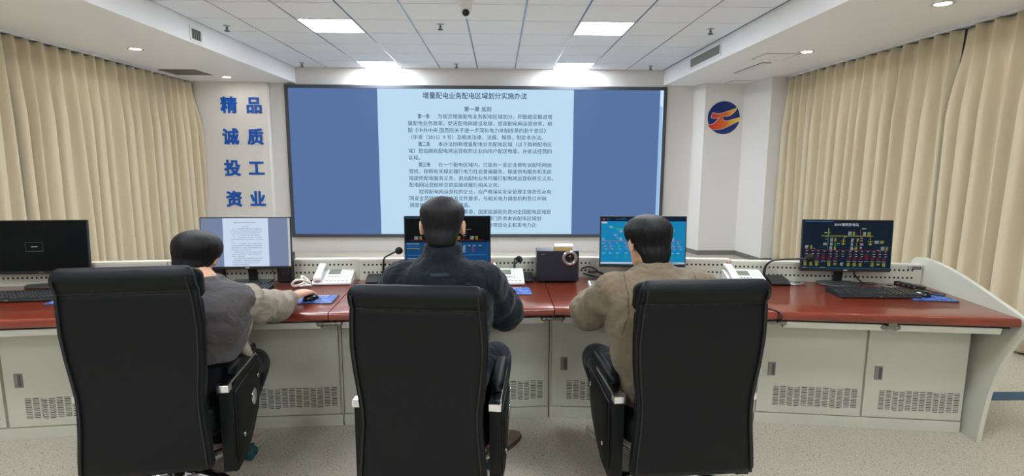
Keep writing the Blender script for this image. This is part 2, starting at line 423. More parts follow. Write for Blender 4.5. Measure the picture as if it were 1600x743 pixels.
def hatch(x0, x1, y0, y1, mt, lab, name='access_panel'):
    t = thing(name, ((x0+x1)/2, (y0+y1)/2, ZS), lab, 'ceiling panel')
    b = MB()
    for lo, hi in (((x0, y0), (x1, y0+.015)), ((x0, y1-.015), (x1, y1)), ((x0, y0), (x0+.015, y1)), ((x1-.015, y0), (x1, y1))):
        b.box(lo+(ZS-.005,), hi+(ZS,), 'gap' if mt != 'soffit' else 'cab')
    b.build('panel_frame', t)
    b = MB()
    if mt == 'handle':
        n = 16
        b.box((x0+.015, y0+.015, ZS-.002), (x1-.015, y1-.015, ZS), 'slot')
        for k in range(n):
            y = y0+.015+(y1-y0-.03)*(k+.5)/n
            b.box((x0+.015, y-.008, ZS-.006), (x1-.015, y+.008, ZS-.003), 'handle')
    else:
        b.box((x0+.02, y0+.02, ZS-.006), (x1-.02, y1-.02, ZS), mt)
    b.build('panel_face', t)
hatch(-4.66, -4.16, 7.72, 8.18, 'handle', 'dark grey return air grille in the left soffit', 'return_grille')
hatch(3.05, 3.45, 6.27, 6.66, 'soffit', 'flush white access hatch beside the right downlight')
hatch(3.56, 3.95, 8.3, 8.6, 'soffit', 'flush white access hatch above the emblem column')
x0, x1, y0, y1 = 3.28, 3.40, 6.84, 7.66
t = thing('linear_diffuser', ((x0+x1)/2, (y0+y1)/2, ZS), 'long narrow white air diffuser in the right soffit', 'air diffuser')
MB().box((x0, y0, ZS-.004), (x1, y1, ZS), 'gap').build('diffuser_frame', t)
b = MB()
for k in range(4): b.box((x0+.008+k*.027, y0+.008, ZS-.01), (x0+.03+k*.027, y1-.008, ZS-.003), 'white_plastic')
b.build('diffuser_blades', t)

# ------------------------------------------------------------------ curtains
def curtain(xt, y0, y1, sgn, seed, lab, lean0=0.0, lean1=0.0):
    """cloth hung along y at x = xt; folds come towards sgn; lean = how far the two ends drift along y at the hem"""
    rnd = random.Random(seed)
    p = []; y = y0+.06
    while y < y1-.03: p.append(y); y += .18+rnd.uniform(-.02, .02)
    amp = [rnd.uniform(.75, 1.25) for _ in p]; ph = [rnd.uniform(-.035, .035) for _ in p]
    N = int((y1-y0)/.007); zt, zb = ZS-.035, .025; rows = 22
    vs_ = []
    for r in range(rows):
        t = (r/(rows-1))**1.3; z = zt+(zb-zt)*t
        k = min(1, t/.3); k = k*k*(3-2*k)
        for i in range(N+1):
            s = y0+(y1-y0)*i/N
            cs = [p[q]+ph[q]*t*1.6 for q in range(len(p))] if i == 0 else cs
            q = min(range(len(cs)), key=lambda j: abs(s-cs[j]))
            nb = cs[q+1] if (s > cs[q] and q+1 < len(cs)) else cs[q-1] if (s <= cs[q] and q > 0) else cs[q]+(.18 if s > cs[q] else -.18)
            u = abs(s-cs[q])/max(.05, abs(nb-cs[q]))          # 0 on a ridge, .5 in a valley
            sg = 1 if s > cs[q] else -1
            top = .085*math.exp(-(u*7)**2)
            bot = .115*amp[q]**.5*(.5+.5*math.tanh((1.7+.5*math.sin(q*2.3))*math.cos(2*PI*u)))
            d = top*(1-k)+bot*k
            sh = sg*.016*k*math.sin(2*PI*u)*math.sin(q*1.9+seed)
            f = i/N
            yy = s + sh + (lean0*(1-f)+lean1*f)*t + .006*math.sin(t*5+i*.09)
            xx = xt + sgn*(d + .012*math.sin(s*5+seed)*t)
            vs_.append(V(xx, yy, z))
    fs = [(r*(N+1)+i, r*(N+1)+i+1, (r+1)*(N+1)+i+1, (r+1)*(N+1)+i) for r in range(rows-1) for i in range(N)]
    b = MB(); b.add(vs_, fs, 'curtain', True)
    o = b.build('curtain')
    sd = o.modifiers.new('solid', 'SOLIDIFY'); sd.thickness = .003
    tag(o, lab, 'curtain', 'floor-length window curtains')
    return o
curtain(-4.80, 5.50, 8.78, 1, 3, 'far left sand curtain running up to the slogan pillar')
curtain(-4.80, 2.2, 5.47, 1, 8, 'near left sand curtain partly cut off by the photo edge')
curtain(4.22, 4.965, 7.88, -1, 5, 'far right sand curtain beside the stepped column', lean0=.02)
curtain(4.22, 2.0, 4.935, -1, 11, 'near right sand curtain behind the curved desk end')
for x, lab in ((-4.79, 'white curtain track under the left soffit'), (4.21, 'white curtain track under the right soffit')):
    b = MB()
    for dx in (-.03, .012): b.box((x+dx, 1.9, ZS-.022), (x+dx+.022, 8.74 if x < 0 else 7.88, ZS), 'white_plastic')
    b.box((x-.008, 1.9, ZS-.012), (x+.012, 8.74 if x < 0 else 7.88, ZS), 'gap')
    tag(b.build('curtain_track'), lab, 'curtain track')

# ------------------------------------------------------------------ video wall
VX0, VX1, VZ0, VZ1, VY = -3.40, 2.735, .255, 2.705, 8.87
t = thing('video_wall', ((VX0+VX1)/2, VY, VZ0), 'huge video wall showing a Chinese text page between blue side bars', 'video wall')
b = MB(); e = .055
for lo, hi in (((VX0, VZ0), (VX1, VZ0+e)), ((VX0, VZ1-e), (VX1, VZ1)), ((VX0, VZ0+e), (VX0+e, VZ1-e)), ((VX1-e, VZ0+e), (VX1, VZ1-e))):
    b.box((lo[0], VY-.015, lo[1]), (hi[0], YB, hi[1]), 'bezel')
b.build('frame', t, bevel=.004)
M['led_blue'] = glow('led_blue', rgb(86, 115, 162), SCREEN); M['led_page'] = glow('led_page', rgb(186, 218, 240), SCREEN)
M['led_scroll'] = glow('led_scroll', rgb(150, 190, 232), SCREEN); M['led_edge'] = glow('led_edge', rgb(206, 232, 250), SCREEN)
sx0, sx1, sz0, sz1 = VX0+e, VX1-e, VZ0+e, VZ1-e
PX0, PX1 = -1.935, 1.22
b = MB()
def vquad(b, x0, x1, z0, z1, y, mt): b.quad(V(x0, y, z0), V(x1, y, z0), V(x1, y, z1), V(x0, y, z1), mt)
vquad(b, sx0, PX0, sz0, sz1, VY, 'led_blue'); vquad(b, PX0, PX1, sz0, sz1, VY, 'led_page'); vquad(b, PX1, sx1-.055, sz0, sz1, VY, 'led_blue')
vquad(b, sx1-.055, sx1, sz0, sz1, VY, 'led_edge')
vquad(b, sx1-.052, sx1-.008, sz0, sz1-.25, VY-.001, 'led_scroll'); vquad(b, sx1-.03, sx1-.022, sz1-.06, sz1-.045, VY-.002, 'slot')
b.build('screen', t)
M['led_ink'] = glow('led_ink', rgb(52, 66, 104), SCREEN)
BOLD = [('第一条', 1, 1), ('第二条', 5, 1), ('第三条', 8, 1), ('第四条', 14, 1)]
DOC = ['　　　　　　为规范增量配电业务配电区域划分，积极稳妥推进增', '量配电业务改革，促进配电网建设发展，提高配电网运营效率，根',
       '据《中共中央 国务院关于进一步深化电力体制改革的若干意见》', '（中发〔2015〕9 号）及相关法律、法规、规章，制定本办法。',
       '　　　　　　本办法所称增量配电业务配电区域（以下简称配电区', '域）是指拥有配电网运营权的企业向用户配送电能，并依法经营的', '区域。',
       '　　　　　　在一个配电区域内，只能有一家企业拥有该配电网运', '营权，按照有关规定履行电力社会普遍服务、保底供电服务和无歧',
       '视提供配电服务义务，退出配电业务时履行配电网运营权移交义务。', '配电网运营权移交前应继续履行相关义务。',
       '　　取得配电网运营权的企业，应严格落实安全管理主体责任及电', '网安全风险管控措施及文件要求，与相关电力调度机构签订并网', '调度协议，实现安全全覆盖。',
       '　　　　　　国家发展改革委、国家能源局负责对全国配电区域划', '分工作进行统筹指导，省级能源主管部门负责本省配电区域划', '分的具体组织实施工作，增量配电业务项目业主和发电力企', '业不得跨越已经划定的配电营业区域。']
def doc_lines(x0, x1, ztop, zbot):
    """page text in page coordinates: x0..x1 wide, first line at ztop, last at zbot"""
    W = x1-x0; H = ztop-zbot; out = []
    sz = W/29.0*1.10; step = H/17.0
    sq = 1.0
    out.append(('增量配电业务配电区域划分实施办法', (x0+x1)/2-.02*W, ztop+2.95*step, sz*1.25, 'CENTER', .98))
    out.append(('第一章 总则', (x0+x1)/2, ztop+1.05*step, sz*.98, 'CENTER', 1))
    for k, st in enumerate(DOC): out.append((st, x0, ztop-k*step, sz*.94, 'LEFT', 1))
    bold = [(st, x0+sz*.94*2, ztop-(r-1)*step, sz*.96, 'LEFT', .8) for st, r in (('第一条', 1), ('第二条', 5), ('第三条', 8), ('第四条', 15))]
    return out, bold
# text rows: first at z 2.24, last at z .34
plain, bold = doc_lines(-1.46, .80, 2.215, .345)
X = Matrix.Translation(V(0, VY-.003, 0)) @ Matrix.Rotation(PI/2, 4, 'X')
text_mesh('screen_text', plain[2:], 'led_ink', X, t, offset=.008)
text_mesh('screen_heading', plain[:2]+bold, 'led_ink', X, t, offset=.011)
# ------------------------------------------------------------------ slogan and emblem
rows = ['精品', '诚质', '投工', '资业']
places = ['top', 'second', 'third', 'bottom']
zc = [2.352, 1.862, 1.367, .872]
xa = [-4.235, -4.24, -4.245, -4.25]; xb = [-3.845, -3.85, -3.865, -3.875]
for r, st in enumerate(rows):
    for c, ch in enumerate(st):
        x = (xa, xb)[c][r]
        X = Matrix.Translation(V(x*1.004, 8.795, zc[r])) @ Matrix.Rotation(PI/2, 4, 'X')
        o = text_mesh('wall_character', [(ch, 0, 0, .265, 'CENTER', .98)], 'blue_paint', X, None, offset=.027, extrude=.006)
        tag(o, f'blue raised character {ch} in the {places[r]} row of the slogan on the left pillar', 'wall lettering', 'blue slogan characters')

ex, ez, er, ey = 3.577, 2.205, .256, 8.62
t = thing('wall_emblem', (ex, ey, ez), 'round blue emblem with red and yellow swooshes on the white column', 'emblem')
MB().lathe([(0, 0), (er, 0), (er, .008), (er-.004, .01), (0, .01)], (ex, ey, ez), 'logo_blue', 64, 'Y', smooth=False).build('emblem_disc', t)
def grad_mat(name):
    ma = mat(name, rgb(220, 80, 40), 0.45)
    nt = ma.node_tree; bs = nt.nodes['Principled BSDF']
    tc = nt.nodes.new('ShaderNodeTexCoord'); sp = nt.nodes.new('ShaderNodeSeparateXYZ'); mr = nt.nodes.new('ShaderNodeMapRange')
    mr.inputs[1].default_value = -.2; mr.inputs[2].default_value = .24
    rp = nt.nodes.new('ShaderNodeValToRGB'); rp.color_ramp.elements[0].color = rgb(204, 44, 40); rp.color_ramp.elements[1].color = rgb(246, 226, 66)
    e1 = rp.color_ramp.elements.new(.55); e1.color = rgb(226, 110, 40)
    link(nt, tc.outputs['Object'], sp.inputs[0]); link(nt, sp.outputs[0], mr.inputs[0]); link(nt, mr.outputs[0], rp.inputs[0]); link(nt, rp.outputs[0], bs.inputs['Base Color'])
    return ma
M['swoosh'] = grad_mat('emblem_swoosh_red_to_yellow')
def shape(pts, y0, y1, mt, name):
    f = lambda q: V(ex+(q[0]-303)/152*er, 0, ez-(q[1]-381)/160*er)
    b = MB(); n = len(pts)
    vs_ = [f(q)+V(0, y0, 0) for q in pts]+[f(q)+V(0, y1, 0) for q in pts]
    b.add(vs_, [tuple(range(n)), tuple(range(2*n-1, n-1, -1))]+[(i, n+i, n+(i+1) % n, (i+1) % n) for i in range(n)], mt)
    return b
up_ = [(185, 385), (184, 372), (192, 345), (200, 330), (212, 340), (240, 345), (275, 340), (330, 322), (380, 303), (430, 283), (415, 305), (395, 330), (370, 352), (345, 365), (320, 366), (295, 366), (270, 372), (245, 384), (215, 388)]
lo_ = [(155, 447), (180, 450), (205, 442), (225, 425), (242, 402), (258, 385), (275, 374), (293, 372), (294, 385), (293, 398), (302, 408), (325, 414), (355, 408), (400, 394), (456, 379), (455, 410), (420, 425), (380, 447), (340, 468), (300, 486), (260, 496), (215, 499), (190, 492), (165, 470)]
def grow(pts, k):
    cx = sum(p[0] for p in pts)/len(pts); cy = sum(p[1] for p in pts)/len(pts); out = []
    n = len(pts)
    for i in range(n):
        a, c = pts[i-1], pts[(i+1) % n]; tx, ty = c[0]-a[0], c[1]-a[1]; l = math.hypot(tx, ty) or 1
        out.append((pts[i][0]+ty/l*k, pts[i][1]-tx/l*k))
    return out
for nm, pts in (('upper_swoosh', up_), ('lower_swoosh', lo_)):
    o = shape(pts, ey-.014, ey-.0135+.003, 'swoosh', nm).build(nm, t)
    shape(grow(pts, 3.5), ey-.0125, ey-.0095, 'white_plastic', nm+'_outline').build('swoosh_outline', o)
M['bracket'] = mat('dull_zinc', rgb(132, 130, 120), .42, metal=.7)
# ------------------------------------------------------------------ curved control console, five sections side by side
DZ = .73
FR = [V(-3.20, 2.49, 0), V(-2.03, 2.62, 0), V(-.872, 2.692, 0), V(.300, 2.770, 0), V(1.459, 2.680, 0), V(2.618, 2.532, 0)]
RR = [V(-3.28, 3.30, 0), V(-2.105, 3.44, 0), V(-.915, 3.545, 0), V(.297, 3.575, 0), V(1.540, 3.485, 0), V(2.728, 3.385, 0)]
DESK = ['cut off by the left photo edge', 'before the leftmost person', 'before the person in navy', 'before the person in tan', 'with the curved end panel at right']
def rrect(cx, cz, w_, h_): return (cx-w_/2, cx+w_/2, cz-h_/2, cz+h_/2)
desks = []
for s in range(5):
    F0, F1, R0, R1 = FR[s], FR[s+1], RR[s], RR[s+1]
    W = (F1-F0).length
    def P(u, d, z, F0=F0, F1=F1, R0=R0, R1=R1):
        F = F0.lerp(F1, u); R_ = R0.lerp(R1, u); n = (R_-F).normalized(); p = F+n*d; return V(p.x, p.y, z)
    base = (F0+F1+R0+R1)/4; rz = math.atan2(F1.y-F0.y, F1.x-F0.x)
    t = thing('console_desk', (base.x, base.y, 0), f'grey steel control desk section with red-brown wooden top {DESK[s]}', 'desk', rz, 'control desk sections')
    desks.append((t, P))
    D = min((R0-F0).length, (R1-F1).length)
    g = .0022/W*1.0
    # wooden top with rounded nosing
    prof = [(.012, DZ-.044), (.004, DZ-.040), (.0, DZ-.034), (.0, DZ-.012), (.003, DZ-.005), (.010, DZ-.0008), (.018, DZ), (D-.025, DZ), (D-.025, DZ-.044)]
    MB().prism(prof, lambda u, d, z: P(u, d, z), g, 1-g, 'wood', True).build('desktop', t)
    # perforated rear panel
    zt = .868 if s < 4 else .858
    b = MB()
    b.prism([(D-.024, DZ-.05), (D-.024, zt-.012), (D+.02, zt-.012), (D+.02, DZ-.05)], lambda u, d, z: P(u, d, z), g*1.2, 1-g*1.2, 'cab')
    b.prism([(D-.027, zt-.012), (D-.027, zt), (D+.03, zt), (D+.03, zt-.012)], lambda u, d, z: P(u, d, z), g*1.2, 1-g*1.2, 'cab_lip')
    n = int((W-.05)/.0262)
    for k in range(n):
        u = (.035+k*.0262*W/(W-.0))/W
        if u > .97: break
        for zz in (zt-.038, zt-.088):
            h = .0058
            b.quad(P(u-h/W, D-.0248, zz-h), P(u+h/W, D-.0248, zz-h), P(u+h/W, D-.0248, zz+h), P(u-h/W, D-.0248, zz+h), 'slot')
    pp = b.build('perforated_panel', t)
    if s == 4:
        b = MB(); q = lambda u0, u1, z0, z1, dd, mt: b.hexa([P(u0, D-dd, z0), P(u1, D-dd, z0), P(u1, D-.024, z0), P(u0, D-.024, z0), P(u0, D-dd, z1), P(u1, D-dd, z1), P(u1, D-.024, z1), P(u0, D-.024, z1)], mt)
        q(.925, .992, zt-.032, zt-.012, .027, 'dark_grey'); q(.928, .945, zt-.029, zt-.015, .0285, 'paper'); q(.932, .941, zt-.026, zt-.021, .0295, 'slot'); q(.936, .94, zt-.021, zt-.018, .0295, 'slot')
        q(.952, .986, zt-.025, zt-.019, .0285, 'grey_plastic')
        b.build('name_plate', pp)
    # carcass
    dc = .235; ue = .955 if s == 4 else 1.0
    b = MB()
    b.prism([(dc+.02, .004), (dc+.02, .664), (D-.01, .664), (D-.01, .004)], lambda u, d, z: P(u, d, z), g, ue-g, 'cab')
    b.build('carcass', t)
    MB().prism([(dc-.002, .0), (dc-.002, .066), (dc+.02, .066), (dc+.02, .0)], lambda u, d, z: P(u, d, z), .004, ue-.004, 'cab').build('plinth', t, bevel=.002)
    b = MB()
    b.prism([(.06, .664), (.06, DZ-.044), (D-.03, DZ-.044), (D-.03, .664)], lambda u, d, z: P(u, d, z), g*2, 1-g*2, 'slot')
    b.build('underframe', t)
    for k in range(2):
        u0, u1 = (.012, .492) if k == 0 else (.506, .986 if s < 4 else .950)
        b = MB()
        b.prism([(dc, .072), (dc, .655), (dc+.0195, .655), (dc+.0195, .072)], lambda u, d, z: P(u, d, z), u0, u1, 'cab')
        # ventilation slots: straight and curved columns
        cw = .0385/W*(u1-u0)/.48; us = u0+(u1-u0)*.155; z0, rowsN, rs = .122, 12, .0098
        for cidx in range(12):
            curved = cidx in (2, 3, 8, 9)
            for r in range(rowsN):
                zz = z0+r*rs; ua = us+cidx*cw; ub = ua+cw*.80
                if not curved:
                    zz += (.0 if (cidx+r) % 2 else .0)
                    pts = [(ua, zz), (ub, zz)]
                else:
                    if cidx in (2, 8): pts = [(ua, zz+.003), (ua+cw*.28, zz-.0055), (ub, zz-.0055)]
                    else: pts = [(ua, zz-.0055), (ub-cw*.28, zz-.0055), (ub, zz+.003)]
                hh = .0017 if (r+cidx) % 3 else .0023
                for (a, za), (c, zb_) in zip(pts, pts[1:]):
                    b.quad(P(a, dc-.0008, za-hh), P(c, dc-.0008, zb_-hh), P(c, dc-.0008, zb_+hh), P(a, dc-.0008, za+hh), 'slot')
        dr = b.build('door', t, bevel=.0)
        hu = u0+(u1-u0)*.125
        b = MB(); hw = .020/W
        b.hexa([P(hu-hw, dc-.005, .295), P(hu+hw, dc-.005, .295), P(hu+hw, dc, .295), P(hu-hw, dc, .295), P(hu-hw, dc-.005, .373), P(hu+hw, dc-.005, .373), P(hu+hw, dc, .373), P(hu-hw, dc, .373)], 'handle')
        b.quad(P(hu-hw*.05, dc-.0056, .301), P(hu+hw*.78, dc-.0056, .301), P(hu+hw*.78, dc-.0056, .367), P(hu-hw*.05, dc-.0056, .367), 'handle_dark')
        b.build('handle', dr)
        # sliding keyboard tray under the top
        ta, tb = (.045, .472) if k == 0 else (.528, .955)
        b = MB()
        b.prism([(.052, .634), (.044, .668), (.056, .668), (.064, .640), (.36, .640), (.36, .634)], lambda u, d, z: P(u, d, z), ta, tb, 'cab_lip')
        b.build('keyboard_tray', t)
    # hinge bracket under the middle and joint
    for uu in (.5, ):
        b = MB()
        c0 = P(uu, .05, .655); ax = (P(uu+.02, .05, .655)-c0).normalized()
        b.tube([c0-ax*.034, c0+ax*.034], .011, 'bracket', 12)
        b.tube([c0-ax*.036, c0-ax*.028], .0135, 'bracket', 12); b.tube([c0+ax*.028, c0+ax*.036], .0135, 'bracket', 12)
        b.prism([(.03, .664), (.03, .684), (.16, .684), (.16, .664)], lambda u, d, z: P(u, d, z), uu-.018, uu+.018, 'bracket')
        b.build('tray_bracket', t)
    if s in (1, 2, 3):
        b = MB(); c0 = P(1, .035, .664); ax = (P(1, .035, .66)-P(.98, .035, .66)).normalized()
        b.tube([c0-ax*.05, c0+ax*.04], .010, 'bracket', 12); b.tube([c0+ax*.036, c0+ax*.05], .013, 'bracket', 12); b.tube([c0-ax*.058, c0-ax*.046], .013, 'bracket', 12)
        b.build('joint_bracket', t)
    # cable grommets
    for (u, d) in {0: [(.155, .70)], 1: [], 2: [], 3: [(1.0-.0, .0)], 4: [(.345, .73), (.80, .70)]}[s]:
        if s == 3: continue
        b = MB(); c0 = P(u, d, DZ)
        b.lathe([(0, 0), (.044, 0), (.044, .003), (.038, .005), (.02, .005), (.018, .003), (0, .003)], c0, 'steel', 24)
        b.box((c0.x-.012, c0.y-.006, DZ+.0035), (c0.x+.014, c0.y+.012, DZ+.0065), 'slot')
        b.build('cable_grommet', t)

# curved end panel of the right section
t, P = desks[4]
top = [(3.44, .862), (3.40, .892), (3.33, .902), (3.22, .896), (3.10, .880), (2.98, .856), (2.86, .826), (2.74, .792), (2.62, .758), (2.52, .728)]
bot = [(2.497, .712), (2.497, .692), (2.515, .668), (2.545, .62), (2.58, .55), (2.612, .47), (2.638, .38), (2.655, .28), (2.663, .18), (2.666, .08), (2.666, 0.0), (3.44, 0.0)]
prof = top+bot
xat = lambda y: 2.622+(y-2.532)*(2.732-2.622)/(3.385-2.532)
b = MB(); n = len(prof)
L = [V(xat(y)+.002-.046*max(0, 1-z/.69), y, z) for y, z in prof]; R_ = [v+V(.026, 0, 0) for v in L]
b.add(L+R_, [tuple(range(n))[::-1], tuple(range(n, 2*n))], 'cab')
b.add(L+R_, [(i, (i+1) % n, n+(i+1) % n, n+i) for i in range(n)], 'cab_lip', True)
b.build('end_panel', t, bevel=.002)

# ------------------------------------------------------------------ monitors
GW = dict(w=rgb(214, 222, 226), y=rgb(206, 206, 60), g=rgb(60, 186, 70), r=rgb(196, 52, 56), b=rgb(70, 150, 210), d=rgb(150, 34, 40), c=rgb(120, 200, 220), n=rgb(24, 190, 132), p=rgb(190, 96, 130))
for k_, c_ in GW.items(): M['px_'+k_] = glow('screen_mark_'+k_, c_, .7)
M['scr_dark'] = glow('screen_dark_navy', rgb(16, 30, 44), .9); M['scr_black'] = glow('screen_black', rgb(8, 11, 14), .6)
M['scr_low'] = glow('screen_lower_blue', rgb(18, 66, 112), .9); M['scr_blue'] = glow('screen_cyan_blue', rgb(18, 128, 178), .95); M['scr_head'] = glow('screen_header', rgb(10, 30, 52), .9)
M['scr_side'] = glow('screen_slate', rgb(120, 134, 164), .95); M['scr_page'] = glow('screen_page', rgb(206, 220, 242), .95); M['scr_ink'] = glow('screen_ink', rgb(74, 84, 110), .9)
M['scr_off'] = mat('screen_glass_off', rgb(5, 8, 10), .35, spec=.15)

MW, MH = .548, .326
def monitor(x, y, rz, lab, screen, base='oval', zb=.098):
    """x, y: middle of the screen's lower edge; built facing -y"""
    t = thing('monitor', (x, y, DZ), lab, 'monitor', rz, 'desktop monitors')
    X = wm(t) @ Matrix.Translation(V(0, 0, zb)) @ Matrix.Rotation(math.radians(-3), 4, 'X')
    b = MB()
    b.box((-MW/2, 0, 0), (MW/2, .018, MH), 'black', X)
    hs = b.build('housing', t, bevel=.003)
    b = MB()
    rings = []
    for d, k in ((.018, 1), (.028, .9), (.045, .72), (.052, .5)):
        rings.append([X @ V(sx*.22*k, d, .17+sz*.12*k) for sx, sz in ((-1, -1), (1, -1), (1, 1), (-1, 1))])
    b.loft(rings, 'black', False); b.build('rear_cover', hs, bevel=.004)
    b = MB(); b.box((-.012, -.0008, .007), (.012, 0, .011), 'px_w' if screen != 'off' else 'grey_plastic', X); b.build('bezel_mark', hs)
    e, lo = .006, .018
    W2, H2 = MW-2*e, MH-e-lo
    b = MB()
    def q(u0, u1, v0, v1, mt, k=1):
        yy = -.0008-.0003*k
        xa_, xb_ = -W2/2+u0*W2, -W2/2+u1*W2; za, zb_ = lo+(1-v1)*H2, lo+(1-v0)*H2
        b.quad(X @ V(xa_, yy, za), X @ V(xb_, yy, za), X @ V(xb_, yy, zb_), X @ V(xa_, yy, zb_), mt)
    rnd = random.Random(hash_(screen))
    def cluster(u0, u1, v0, v1, mt, n=3):
        for r in range(n):
            va = v0+(v1-v0)*(r+.15)/n; vb = v0+(v1-v0)*(r+.70)/n; u = u0
            while u < u1-.004:
                wd = rnd.uniform(.004, .010); q(u, min(u+wd, u1), va, vb, mt, 3); u += wd+.0042
    T = (X, W2, H2, lo)
    screens(screen, q, cluster)
    sc = b.build('screen_panel', t)
    tx = lambda u, v: (-W2/2+u*W2, lo+(1-v)*H2)
    XT = X @ Matrix.Translation(V(0, -.0026, 0)) @ Matrix.Rotation(PI/2, 4, 'X')
    if screen == 'station':
        x_, z_ = tx(.48, .085); text_mesh('screen_text', [('35kV浦西变电站', x_, z_, .021, 'CENTER', 1)], 'px_w', XT, sc, offset=.01)
    if screen == 'doc':
        x0, z0 = tx(.335, .16+.06); x1, z1 = tx(.67, .965)
        pl, bo = doc_lines(x0, x1, z0, z1)
        text_mesh('screen_text', pl+bo, 'scr_ink', XT, sc, offset=.008, res=1)
    if screen == 'blue':
        x_, z_ = tx(.47, .045); text_mesh('screen_text', [('110kV变电站', x_, z_, .017, 'LEFT', 1)], 'px_w', XT, sc, offset=.01)
    # neck and foot
    Y = wm(t)
    b = MB()
    b.hexa([Y @ V(-.026, .075, .006), Y @ V(.026, .075, .006), Y @ V(.024, .10, .006), Y @ V(-.024, .10, .006),
            Y @ V(-.024, .045, .25), Y @ V(.024, .045, .25), Y @ V(.022, .068, .25), Y @ V(-.022, .068, .25)], 'black')
    b.build('neck', t, bevel=.004)
    b = MB()
    if base == 'oval':
        rings = []
        for k, h in ((1, 0), (1, .004), (.97, .009), (.8, .013), (.2, .016)):
            rings.append([Y @ V(.135*k*math.cos(2*PI*i/40), .065+.095*k*math.sin(2*PI*i/40), h) for i in range(40)])
        b.loft(rings, 'dark_grey')
    else:
        for k in range(1):
            pts = [(-.10, -.03), (.10, -.03), (.125, .0), (.115, .09), (.08, .135), (-.08, .135), (-.115, .09), (-.125, .0)]
            b.prism(pts, lambda tt, p, q_: Y @ V(p, q_+.03, tt), 0, .011, 'dark_grey')
            b.box((-.06, -.003, .0112), (.06, .004, .0118), 'steel', Y)
    b.build('foot', t, bevel=.002)
    return t
def hash_(s): return sum(ord(c)*(i+3) for i, c in enumerate(s))

